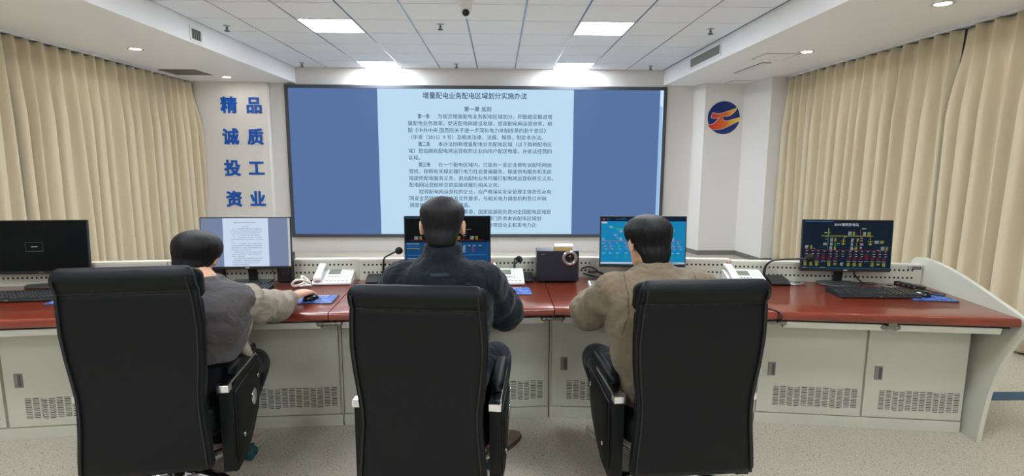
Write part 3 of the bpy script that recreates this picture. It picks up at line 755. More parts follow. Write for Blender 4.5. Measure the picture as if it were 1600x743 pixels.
def screens(kind, q, cl):
    if kind == 'off':
        q(0, 1, 0, 1, 'scr_off', 0)
        for a in (((.36, .54, .42, .424)), ((.36, .54, .60, .604)), ((.36, .3615, .42, .604)), ((.5385, .54, .42, .604))): q(*a, 'grey_plastic')
        q(.42, .485, .505, .516, 'px_w'); return
    if kind == 'doc':
        q(0, .245, 0, 1, 'scr_side', 0); q(.245, .755, 0, 1, 'scr_page', 0); q(.755, .975, 0, 1, 'scr_side', 0); q(.975, 1, 0, 1, 'px_w', 0); return
    if kind == 'blue':
        q(0, 1, 0, 1, 'scr_blue', 0); q(0, 1, 0, .09, 'scr_head'); q(.02, .045, .03, .07, 'px_r', 2); q(.06, .10, .035, .065, 'scr_low', 2); q(.005, .072, .10, .135, 'px_w', 2)
        q(.18, .30, .045, .05, 'px_b', 2); q(.25, .285, .02, .026, 'px_b', 2)
        q(.125, .86, .228, .245, 'px_n'); q(.02, .95, .503, .512, 'px_p')
        cl(.10, .13, .19, .24, 'px_w', 2); cl(.13, .155, .2, .235, 'px_n', 1)
        for uu in (.185, .395, .62, .80):
            cl(uu, uu+.02, .26, .28, 'px_w', 1); cl(uu+.035, uu+.065, .26, .33, 'px_w', 3); cl(uu-.03, uu+.005, .36, .40, 'px_w', 2); cl(uu+.01, uu+.025, .37, .40, 'px_r', 1)
            cl(uu, uu+.02, .43, .45, 'px_w', 1); cl(uu+.035, uu+.065, .43, .50, 'px_w', 3); q(uu+.012, uu+.014, .25, .5, 'px_n')
        cl(.02, .045, .44, .50, 'px_w', 3)
        for i, uu in enumerate((.02, .095, .185, .285, .375, .46, .55, .64, .73, .83, .905)):
            cl(uu, uu+.02, .54, .56, 'px_w', 1); cl(uu+.01, uu+.03, .57, .68, 'px_p' if i % 3 != 2 else 'px_n', 5); cl(uu+.03, uu+.05, .61, .63, 'px_w', 1); cl(uu+.035, uu+.055, .67, .69, 'px_w', 1)
            cl(uu, uu+.035, .75, .775, 'px_w', 1)
            if i > 1: cl(uu-.002, uu+.026, .80, .885, 'px_n', 4)
        q(0, 1, .955, .99, 'px_w'); cl(.83, .92, .958, .987, 'scr_low', 1); return
    # station overviews on a dark ground
    if kind == 'split':
        q(0, 1, 0, 1, 'scr_black', 0); q(0, 1, .50, 1, 'scr_low'); q(0, 1, .50, .54, 'scr_head', 2)
        cl(.01, .17, .015, .035, 'px_b', 1); cl(.14, .155, .015, .035, 'px_r', 1)
        q(.2, .78, .265, .27, 'px_y'); q(.06, .93, .485, .492, 'px_d'); q(.685, .688, .08, .49, 'px_r')
        q(.66, .71, .14, .145, 'px_w')
        for uu, c_ in ((.11, 'w'), (.17, 'y'), (.30, 'w'), (.36, 'y'), (.62, 'y'), (.77, 'w'), (.83, 'y')): cl(uu, uu+.045 if c_ == 'w' else uu+.03, .41, .48, 'px_'+c_, 4)
        for vv in (.29, .34, .39): cl(.69, .72, vv, vv+.02, 'px_w', 1)
        for r in range(3): cl(.02, .17, .56+r*.05, .58+r*.05, ('px_w', 'px_b', 'px_y')[r], 1)
        for uu in (.69, .74, .80, .87): cl(uu, uu+.03, .60, .62, 'px_w', 1)
        cl(.79, .815, .63, .76, 'px_r', 5); cl(.68, .71, .62, .76, 'px_w', 5)
        cl(.03, .95, .80, .82, 'px_b', 1); cl(.03, .6, .87, .89, 'px_w', 1); return
    q(0, 1, 0, 1, 'scr_dark', 0); cl(.01, .33, .006, .028, 'px_b', 1)
    q(.205, .79, .312, .319, 'px_y'); q(.03, .96, .607, .613, 'px_d'); q(.283, .286, .17, .60, 'px_g'); q(.644, .647, .17, .62, 'px_r')
    U = lambda x: (x-75)/670; Vv = lambda y: (y-68)/369
    for x0, x1, y0, y1, c_, n in [(415, 442, 150, 180, 'w', 4), (450, 468, 150, 180, 'y', 4), (517, 550, 123, 133, 'w', 1), (527, 550, 153, 182, 'w', 4), (560, 585, 153, 182, 'y', 4), (235, 258, 157, 166, 'w', 1), (262, 268, 125, 178, 'y', 5), (273, 282, 155, 168, 'y', 2),
                                 (283, 302, 200, 230, 'w', 4), (313, 331, 200, 230, 'y', 4), (283, 302, 235, 260, 'w', 4), (315, 328, 238, 262, 'g', 3), (280, 300, 266, 292, 'w', 4), (312, 328, 266, 292, 'y', 4), (230, 257, 238, 258, 'w', 3),
                                 (440, 460, 203, 230, 'w', 4), (482, 496, 203, 230, 'y', 4), (440, 458, 235, 260, 'w', 3), (480, 490, 236, 262, 'g', 3), (438, 460, 266, 292, 'w', 4), (470, 492, 266, 294, 'y', 4), (512, 526, 197, 208, 'w', 1), (512, 526, 216, 226, 'w', 1), (512, 536, 240, 258, 'w', 2), (512, 526, 268, 286, 'w', 2),
                                 (247, 258, 190, 198, 'w', 1), (247, 258, 208, 216, 'w', 1), (618, 650, 218, 242, 'w', 4), (660, 686, 218, 242, 'y', 3), (93, 118, 258, 285, 'w', 4), (133, 150, 258, 287, 'y', 4), (668, 695, 264, 292, 'w', 4), (704, 722, 264, 292, 'y', 4), (362, 402, 222, 228, 'y', 1), (370, 395, 240, 252, 'y', 2), (380, 386, 200, 258, 'y', 5), (565, 605, 222, 228, 'y', 1), (572, 600, 240, 252, 'y', 2), (582, 588, 190, 258, 'y', 5), (336, 358, 240, 248, 'w', 1), (385, 402, 190, 197, 'w', 1), (160, 172, 282, 288, 'w', 1), (640, 655, 288, 296, 'w', 1)]:
        cl(U(x0), U(x1), Vv(y0), Vv(y1), 'px_'+c_, n)
    for i, x in enumerate((100, 145, 188, 236, 282, 328, 375, 430, 475, 520, 565, 610, 655, 698)):
        cl(U(x+2), U(x+17), Vv(299), Vv(306), 'px_w', 1); q(U(x-1), U(x), Vv(296), Vv(340), 'px_d')
        if i not in (3, 10): cl(U(x+3), U(x+18), Vv(320), Vv(327), 'px_w', 1); cl(U(x+4), U(x+18), Vv(338), Vv(345), 'px_w', 1); cl(U(x-6), U(x+4), Vv(318), Vv(328), 'px_r', 2)
        if i != 6: cl(U(x-12), U(x+12), Vv(346), Vv(370), 'px_d', 4); cl(U(x-16), U(x+16), Vv(377), Vv(383), 'px_w', 1)
        if i in (3, 10): cl(U(x-12), U(x+12), Vv(322), Vv(362), 'px_d', 5)
        elif i == 6: cl(U(x-8), U(x+16), Vv(390), Vv(415), 'px_w', 4)
        elif i not in (5, 12): cl(U(x-11), U(x+11), Vv(389), Vv(418), 'px_y', 5)
        else: cl(U(x-11), U(x+11), Vv(393), Vv(410), 'px_y', 2)
    q(0, 1, .982, .986, 'px_b'); cl(.01, .06, .975, .988, 'px_w', 1); cl(.21, .27, .972, .988, 'px_w', 1)

monitor(-2.775, 3.27, math.radians(6), 'dark monitor with a small outlined box, at the left edge of the photo', 'off', 'oval', .086)
monitor(-1.572, 3.345, math.radians(3), 'monitor showing the text page, in front of the leftmost seated person', 'doc', 'trap')
monitor(-.322, 3.385, math.radians(2), 'dark monitor half hidden behind the head of the person in navy', 'split', 'trap', .104)
monitor(.920, 3.345, math.radians(-2), 'monitor with a bright blue network diagram, behind the person in tan', 'blue', 'trap', .108)
monitor(2.185, 3.265, math.radians(-5), 'monitor with a dark power station diagram on the empty right desk', 'station', 'oval', .094)

# ------------------------------------------------------------------ keyboards, mice, pads
def keyboard(x, y, rz, lab, light=False):
    t = thing('keyboard', (x, y, DZ), lab, 'keyboard', rz)
    Xk = wm(t); w2, d2 = .228, .082
    b = MB()
    b.prism([(-d2, 0), (-d2-.004, .006), (-d2, .014), (d2, .026), (d2+.002, .006), (d2, 0)], lambda u, p, q: Xk @ V(u, p, q), -w2, w2, 'white_plastic' if light else 'black')
    b.build('keyboard_body', t, bevel=.003)
    b = MB(); rnd = random.Random(4)
    for r in range(6):
        y0 = -d2+.016+r*.0235+(.006 if r == 5 else 0); x0 = -w2+.01
        for blk in ((.30, 15), (.066, 3), (.075, 4)):
            n = blk[1] if r else (8 if blk[1] == 15 else blk[1]); kw = blk[0]/n; ws = [1]*n
            if r == 0 and n == 8: ws = [1.2, 1.2, 1.2, 6, 1.2, 1.2, 1.2, 1.8]; kw = blk[0]/sum(ws)
            for k in range(n):
                a = x0+.0012; x0 += kw*ws[k]; c = x0-.0012
                zf = .0145+(y0+d2)*.073; zr = .0145+(y0+.021+d2)*.073
                b.hexa([Xk @ V(a, y0, zf), Xk @ V(c, y0, zf), Xk @ V(c, y0+.021, zr), Xk @ V(a, y0+.021, zr), Xk @ V(a+.0015, y0+.002, zf+.006), Xk @ V(c-.0015, y0+.002, zf+.006), Xk @ V(c-.0015, y0+.018, zr+.006), Xk @ V(a+.0015, y0+.018, zr+.006)], 'key')
                if c-a < .04: b.quad(Xk @ V(a+.005, y0+.008, zf+.0072), Xk @ V(a+.009, y0+.008, zf+.0072), Xk @ V(a+.009, y0+.014, zf+.0078), Xk @ V(a+.005, y0+.014, zf+.0078), 'key_print')
            x0 += .008
    b.build('keys', t)
    b = MB(); b.box((-.008, -d2-.0022, .009), (.008, -d2-.001, .013), 'steel', Xk); b.build('front_mark', t)
    return t
keyboard(-2.69, 3.0, math.radians(6), 'black keyboard on the leftmost desk under the dark monitor')
keyboard(-1.60, 3.165, math.radians(3), 'black keyboard beneath the monitor with the text page')
keyboard(.795, 3.235, math.radians(-2), 'white-edged keyboard beside the left arm of the person in tan', True)
keyboard(2.205, 3.035, math.radians(-3), 'black keyboard on the empty right desk')

M['pad_border'] = mat('mouse_pad_border', rgb(22, 26, 36), .7)
def pad_mat():
    ma = mat('mouse_pad_blue_print', rgb(30, 80, 170), .6)
    nt = ma.node_tree; bs = nt.nodes['Principled BSDF']; tc = nt.nodes.new('ShaderNodeTexCoord'); mp = nt.nodes.new('ShaderNodeMapping'); mp.inputs['Scale'].default_value = (14, 46, 1)
    n = nt.nodes.new('ShaderNodeTexNoise'); n.inputs['Scale'].default_value = 2.2; n.inputs['Detail'].default_value = 5; n.inputs['Distortion'].default_value = 1.2
    rp = nt.nodes.new('ShaderNodeValToRGB'); rp.color_ramp.elements[0].position = .40; rp.color_ramp.elements[0].color = rgb(12, 22, 56); rp.color_ramp.elements[1].position = .72; rp.color_ramp.elements[1].color = rgb(170, 200, 236)
    e1 = rp.color_ramp.elements.new(.55); e1.color = rgb(34, 92, 190)
    link(nt, tc.outputs['Object'], mp.inputs[0]); link(nt, mp.outputs[0], n.inputs['Vector']); link(nt, n.outputs['Fac'], rp.inputs[0]); link(nt, rp.outputs[0], bs.inputs['Base Color'])
    return ma
M['pad'] = pad_mat()
def rr(w_, d_, r, n=5):
    out = []
    for cx, cy, a0 in ((w_-r, d_-r, 0), (-w_+r, d_-r, PI/2), (-w_+r, -d_+r, PI), (w_-r, -d_+r, 3*PI/2)):
        out += [(cx+r*math.cos(a0+PI/2*k/n), cy+r*math.sin(a0+PI/2*k/n)) for k in range(n+1)]
    return out
def mouse_pad(x, y, rz, lab, w_=.12, d_=.095):
    t = thing('mouse_pad', (x, y, DZ), lab, 'mouse pad', rz); Xk = wm(t)
    MB().prism(rr(w_, d_, .012), lambda u, p, q: Xk @ V(p, q, u), 0, .003, 'pad_border').build('pad_base', t)
    b = MB(); b.prism(rr(w_-.007, d_-.007, .008), lambda u, p, q: Xk @ V(p, q, u), .003, .0034, 'pad')
    for k in range(7): b.quad(*[Xk @ V(a, c, .0037) for a, c in ((-.05+k*.017, d_-.03), (-.05+k*.017+.012, d_-.03), (-.05+k*.017+.012, d_-.018), (-.05+k*.017, d_-.018))], 'paper')
    b.build('printed_surface', t)
mouse_pad(-2.34, 2.965, math.radians(6), 'mouse pad peeping out beside the leftmost chair back')
mouse_pad(-1.035, 2.965, math.radians(3), 'blue printed mouse pad under the outstretched hand')
mouse_pad(.08, 3.15, math.radians(2), 'blue mouse pad beside the right elbow of the person in navy')
mouse_pad(2.485, 2.975, math.radians(-7), 'blue mouse pad on the empty right desk')
def mouse(x, y, rz, lab, z=DZ+.0035):
    t = thing('mouse', (x, y, z), lab, 'mouse', rz); Xk = wm(t); b = MB(); rings = []
    for k in range(13):
        s = -1+2*k/12; y_ = s*.056; wd = .033*math.sqrt(max(0, 1-abs(s)**3.0))+.001; h = .033*math.sqrt(max(0, 1-abs(s+.12)**2.6/1.5))*(1 if s < .9 else .8)
        h = max(h, .004)
        rings.append([Xk @ V(wd*math.cos(a), y_, max(0, h*math.sin(a)) if math.sin(a) > 0 else 0) for a in [2*PI*i/20 for i in range(20)]])
    b.loft(rings, 'black_gloss'); b.build('mouse_body', t)
    b = MB(); b.tube([Xk @ V(0, .02, .029), Xk @ V(0, .034, .027)], .005, 'dark_grey', 8); b.build('scroll_wheel', t)
    return t
mouse(2.475, 3.01, math.radians(20), 'black mouse on the blue mouse pad of the right desk')
mouse(-1.050, 2.960, math.radians(-12), 'dark mouse under the hand of the leftmost person')

# mobile phone lying on the middle pad
t = thing('mobile_phone', (.055, 3.15, DZ+.0035), 'dark mobile phone with a shiny screen lying on the middle mouse pad', 'mobile phone', math.radians(12)); Xk = wm(t)
MB().prism(rr(.04, .08, .01), lambda u, p, q: Xk @ V(p, q, u), 0, .008, 'black').build('phone_case', t, bevel=.0015)
M['glass'] = mat('phone_glass', rgb(30, 34, 40), .05, spec=.8)
MB().prism(rr(.037, .077, .009), lambda u, p, q: Xk @ V(p, q, u), .0078, .0084, 'glass').build('phone_screen', t)

# ------------------------------------------------------------------ desk phones
def desk_phone(x, y, rz, lab, cord=None):
    t = thing('desk_phone', (x, y, DZ), lab, 'telephone', rz, 'white desk phones'); Xk = wm(t)
    w2 = .118; side = [(-.095, 0), (-.10, .012), (-.094, .02), (.085, .074), (.095, .07), (.098, .02), (.09, 0)]
    MB().prism(side, lambda u, p, q: Xk @ V(u, p, q), -w2, w2, 'white_plastic').build('phone_body', t, bevel=.006, seg=3)
    top = lambda u, p, e=0: Xk @ V(u, p, .02+(p+.094)*(.054/.179)+e)
    b = MB(); b.add([top(-.038, .0, .0015), top(.038, .0, .0015), top(.038, .062, .0015), top(-.038, .062, .0015)], [(0, 1, 2, 3)], 'lcd'); b.build('lcd_display', t)
    b = MB()
    def btn(u, p, w_, d_, mt='white_plastic', e=.004):
        b.hexa([top(u, p, .0), top(u+w_, p, .0), top(u+w_, p+d_, .0), top(u, p+d_, .0), top(u+.001, p+.001, e), top(u+w_-.001, p+.001, e), top(u+w_-.001, p+d_-.001, e), top(u+.001, p+d_-.001, e)], mt)
        b.add([top(u+w_*.3, p+d_*.35, e+.0004), top(u+w_*.7, p+d_*.35, e+.0004), top(u+w_*.7, p+d_*.65, e+.0004), top(u+w_*.3, p+d_*.65, e+.0004)], [(0, 1, 2, 3)], 'grey_plastic')
    b.add([top(.044, -.052, .0008), top(.112, -.052, .0008), top(.112, .06, .0008), top(.044, .06, .0008)], [(0, 1, 2, 3)], 'paper')
    for r in range(4):
        for c in range(3): btn(.048+c*.021, -.045+r*.026, .018, .019)
    for c in range(4): btn(-.036+c*.02, -.03, .015, .009, 'grey_plastic', .002)
    for c in range(6): btn(-.036+c*.024, -.085, .014, .01, 'grey_plastic', .002)
    b.build('keypad', t)
    # handset in its cradle on the left
    b = MB(); rings = []
    for s in range(15):
        f = s/14; p = -.105+f*.205; lift = .020+.012*math.sin(f*PI); hw = .021+.008*abs(2*f-1)**2; hh = .014+.008*abs(2*f-1)**3
        c0 = top(-.084, p, lift)
        ux = (Xk.to_3x3() @ V(1, 0, 0)); uz = (Xk.to_3x3() @ V(0, -.28, .96))
        k = 1 if 0 < s < 14 else .75
        rings.append([c0+ux*hw*k*math.copysign(abs(math.cos(a))**.6, math.cos(a))+uz*hh*k*math.copysign(abs(math.sin(a))**.6, math.sin(a)) for a in [2*PI*i/16 for i in range(16)]])
    b.loft(rings, 'white_plastic'); hsx = b.build('handset', t)
    b = MB(); c0 = top(-.084, .082, .043); b.lathe([(0, 0), (.014, 0), (.014, .002), (0, .002)], c0, M.setdefault('sticker', mat('red_brown_sticker', rgb(196, 116, 92), .6)), 16); b.build('handset_sticker', hsx)
    if cord:
        b = MB(); path = []
        for k in range(161):
            f = k/160; a = cord(f); path.append(a)
        b.tube(path, .0075, 'cord_white', 7); b.build('handset_cord', t)
    return t
def knot(f):
    a = f*PI*5.2
    return V(-1.235+.045*math.sin(a)*(.6+.4*f)+.05*f, 3.275+.075*math.cos(a*.62)*(1-.2*f)+.02, DZ+.012+.022*(1+math.sin(a*1.3))*math.sin(f*PI))
desk_phone(-1.055, 3.415, math.radians(5), 'white desk phone with a knotted cord beside the outstretched hand', knot)
desk_phone(.045, 3.405, math.radians(2), 'white desk phone beside the right shoulder of the person in navy')
desk_phone(1.59, 3.36, math.radians(-5), 'white desk phone showing above the rightmost chair back')

# ------------------------------------------------------------------ gooseneck microphones
def mic(x, y, rz, lab, path, head, hr=.022):
    t = thing('gooseneck_microphone', (x, y, DZ), lab, 'microphone', rz, 'gooseneck microphones'); Xk = wm(t)
    prof = [(-.075, 0), (-.078, .012), (-.03, .030), (.055, .042), (.062, .036), (.062, 0)]
    MB().prism(prof, lambda u, p, q: Xk @ V(u, p, q), -.058, .058, 'black').build('microphone_base', t, bevel=.008, seg=3)
    b = MB(); pts = [Vector(p) for p in path]; fine = []
    for i in range(len(pts)-1):                      # Catmull-Rom through the given points
        p0, p1, p2, p3 = pts[max(i-1, 0)], pts[i], pts[i+1], pts[min(i+2, len(pts)-1)]
        for k in range(8):
            f = k/8; fine.append(.5*((2*p1)+(p2-p0)*f+(2*p0-5*p1+4*p2-p3)*f*f+(3*p1-p0-3*p2+p3)*f**3))
    fine.append(pts[-1])
    n = len(fine); b.tube(fine, [.0095-.004*min(1, i/n*2.2) for i in range(n)], 'black', 8); b.build('gooseneck', t)
    b = MB(); hd = Vector(head); dr = (hd-pts[-1]).normalized(); rings = []
    for k in range(11):
        a = -PI/2+PI*k/10; ctr = hd+dr*math.sin(a)*hr*1.1
        s1 = dr.orthogonal().normalized(); s2 = dr.cross(s1); rings.append([ctr+(s1*math.cos(2*PI*i/18)+s2*math.sin(2*PI*i/18))*hr*max(.02, math.cos(a)) for i in range(18)])
    b.loft(rings, M.setdefault('foam', mat('black_foam', rgb(16, 16, 18), .9, bump=.6, bscale=500))); b.build('foam_windshield', t)
mic(-.79, 3.44, math.radians(3), 'gooseneck microphone left of the person in navy', [(-.752, 3.475, .765), (-.752, 3.475, .82), (-.742, 3.46, .875), (-.70, 3.43, .905), (-.655, 3.40, .93)], (-.632, 3.39, .938), .0235)
mic(.165, 3.475, math.radians(2), 'gooseneck microphone between the desk phone and the black subwoofer', [(.11, 3.51, .765), (.108, 3.50, .84), (.11, 3.46, .875), (.125, 3.42, .882)], (.134, 3.40, .880), .0225)
mic(1.80, 3.36, math.radians(-5), 'gooseneck microphone with a long bent neck reaching the right monitor', [(1.735, 3.395, .765), (1.738, 3.39, .83), (1.762, 3.36, .875), (1.80, 3.31, .893), (1.86, 3.24, .91), (1.885, 3.20, .918)], (1.905, 3.185, .925), .024)

# ------------------------------------------------------------------ subwoofer, box, speakers, cables
M['sub'] = mat('black_navy_wood', rgb(20, 26, 40), .38, noise=.1, nscale=30, bump=.1)
sx, sy, sw, sd, sh = .385, 3.462, .136, .066, .205
t = thing('subwoofer', (sx, sy, DZ), 'black box subwoofer with a silver port ring in the middle of the desk', 'speaker', math.radians(-1)); Xk = wm(t)
cab_ = MB().box((-sw, -sd, .006), (sw, sd, sh), 'sub', Xk).build('cabinet', t, bevel=.003)
b = MB()
for a in (-1, 1):
    for c in (-1, 1): b.lathe([(0, 0), (.012, 0), (.012, .006), (0, .006)], Xk @ V(a*.11, c*.045, 0), 'black', 12)
b.build('rubber_feet', t)
b = MB(); b.lathe([(.026, -.03), (.026, .002), (.030, .012), (.040, .018), (.049, .013), (.052, 0), (.052, -.002), (.026, -.03)], Xk @ V(.076, -sd, .158), 'ring', 40, 'Y', smooth=True); b.build('port_ring', t)
b = MB(); b.lathe([(0, 0), (.027, 0), (.027, .004), (0, .004)], Xk @ V(.076, -sd, .158), 'lens', 32, 'Y'); b.build('port_opening', t)
b = MB(); b.box((-.108, -sd-.0006, sh-.025), (-.083, -sd, sh-.021), 'grey_plastic', Xk); b.build('front_mark', t)
t = thing('card_box', (.425, 3.445, DZ+sh), 'small white and gold box on top of the black subwoofer', 'box', math.radians(-2)); Xk = wm(t)
MB().box((-.058, -.045, .0005), (.058, .045, .027), 'kraft', Xk).build('box_tray', t, bevel=.001)
b = MB().box((-.0595, -.0465, .024), (.0595, .0465, .033), 'paper', Xk); b.box((-.012, -.012, .0331), (.012, .01, .0335), 'grey_plastic', Xk); b.build('box_lid', t)

for x, lab in ((-1.372, 'small black desktop speaker behind the right edge of the text page monitor'), (-1.80, 'small black desktop speaker behind the head of the leftmost person')):
    t = thing('desktop_speaker', (x, 3.455, DZ), lab, 'speaker', math.radians(3)); Xk = wm(t)
    MB().box((-.046, -.045, 0), (.046, .045, .185 if x > -1.5 else .15), 'black', Xk).build('speaker_cabinet', t, bevel=.006, seg=3)
    b = MB(); b.lathe([(.0, .001), (.02, .004), (.032, .003), (.034, 0), (0, 0)], Xk @ V(0, -.045, .07), 'dark_grey', 24, 'Y'); b.build('speaker_cone', t)

def cable(pts, lab, r=.003, mt='black', name='cable', nsub=8):
    pts = [Vector(p) for p in pts]; fine = []
    for i in range(len(pts)-1):
        p0, p1, p2, p3 = pts[max(i-1, 0)], pts[i], pts[i+1], pts[min(i+2, len(pts)-1)]
        for k in range(nsub):
            f = k/nsub; fine.append(.5*((2*p1)+(p2-p0)*f+(2*p0-5*p1+4*p2-p3)*f*f+(3*p1-p0-3*p2+p3)*f**3))
    fine.append(pts[-1])
    return tag(MB().tube(fine, r, mt, 6).build(name), lab, 'cable')
z = DZ+.003
cable([(-1.49, 3.44, .88), (-1.45, 3.43, .80), (-1.40, 3.36, z), (-1.30, 3.37, z), (-1.18, 3.50, z), (-1.24, 3.53, z+.01)], 'black cable looping from the text page monitor over the desk')
cable([(-1.30, 3.18, z), (-1.20, 3.16, z), (-1.14, 3.20, z), (-1.10, 3.12, z), (-1.06, 3.02, DZ+.008)], 'thin black mouse cable beside the outstretched hand', .002)
cable([(2.28, 3.33, .86), (2.30, 3.34, .79), (2.36, 3.33, z), (2.42, 3.30, DZ+.008)], 'black cable hanging behind the right monitor into the grommet', .0045)
cable([(2.17, 3.36, z), (2.25, 3.385, z), (2.34, 3.36, z), (2.41, 3.32, DZ+.01)], 'black cable lying along the desk behind the right monitor foot')
cable([(-2.75, 3.33, .83), (-2.755, 3.33, .78), (-2.75, 3.31, DZ+.02), (-2.70, 3.36, z), (-2.58, 3.40, z), (-2.52, 3.42, .80)], 'black cable behind the foot of the dark left monitor')
cable([(1.36, 2.95, z), (1.42, 2.80, z), (1.455, 2.70, z), (1.468, 2.668, DZ-.004), (1.47, 2.662, .70), (1.468, 2.70, .672)], 'black cable hanging over the desk edge beside the rightmost chair', .004)
# tangle of leads left of the blue diagram monitor
for k, (pp, lab) in enumerate([([(.56, 3.51, .80), (.62, 3.50, .81), (.70, 3.46, .76), (.78, 3.44, z+.01), (.72, 3.40, z)], 'black lead plugged beside the subwoofer'),
                ([(.60, 3.50, .775), (.68, 3.47, .78), (.74, 3.42, z+.02), (.80, 3.43, z+.012), (.83, 3.47, z)], 'black lead in the tangle left of the blue diagram monitor'),
                ([(.57, 3.50, .765), (.66, 3.48, z+.012), (.70, 3.40, z+.02), (.66, 3.38, z), (.62, 3.44, z)], 'short black lead coiled on the desk beside the subwoofer')]):
    cable(pp, lab, .006)
t = thing('power_adapter', (.745, 3.43, DZ), 'black power adapter in the cable tangle left of the blue diagram monitor', 'adapter', math.radians(-30)); Xk = wm(t)
MB().box((-.055, -.025, 0), (.055, .025, .034), 'black', Xk).build('adapter_body', t, bevel=.006, seg=3)
b = MB(); b.tube([Xk @ V(.05, 0, .017), Xk @ V(.085, .0, .015)], .007, 'black', 8); b.build('strain_relief', t)
o = MB().lathe([(0, 0), (.032, 0), (.034, .004), (.028, .008), (.01, .010), (0, .010)], (.645, 3.40, DZ), 'steel', 28).build('metal_disc'); tag(o, 'flat silver disc on the desk beside the black cable tangle', 'disc')
o = MB().lathe([(0, 0), (.040, 0), (.041, .003), (.034, .006), (.0, .007)], (1.905, 3.335, DZ), 'steel', 28).build('metal_disc'); tag(o, 'flat silver disc beside the base of the long-necked microphone', 'disc')
t = thing('usb_hub', (2.585, 3.235, DZ), 'black bar-shaped hub lying by the curved end panel', 'hub', math.radians(-75)); Xk = wm(t)
MB().box((-.09, -.018, 0), (.09, .018, .022), 'black', Xk).build('hub_body', t, bevel=.003)
b = MB()
for k in range(4): b.box((-.07+k*.035, -.0186, .007), (-.052+k*.035, -.018, .014), 'steel', Xk)
b.build('hub_ports', t)
cable([(2.60, 3.15, DZ+.012), (2.625, 3.10, z), (2.63, 3.02, z+.004), (2.58, 2.985, z+.006), (2.50, 3.06, DZ+.012)], 'black cable curling from the hub to the mouse on the right desk', .0035)
# ------------------------------------------------------------------ executive chairs (front = +y, origin on the floor under the column)
def ring_rr(cx, cy, z, hw, hd, n=28, e=3.2, tilt=0.0):
    out = []
    for i in range(n):
        a = 2*PI*i/n; c, s_ = math.cos(a), math.sin(a)
        x = hw*math.copysign(abs(c)**(2/e), c); y = hd*math.copysign(abs(s_)**(2/e), s_)
        out.append(V(cx+x, cy+y, z+y*tilt))
    return out
def lerp_tab(tab, z):
    if z <= tab[0][0]: return tab[0][1:]
    for a, b in zip(tab, tab[1:]):
        if z <= b[0]:
            f = (z-a[0])/(b[0]-a[0]); return tuple(p+(q-p)*f for p, q in zip(a[1:], b[1:]))
    return tab[-1][1:]
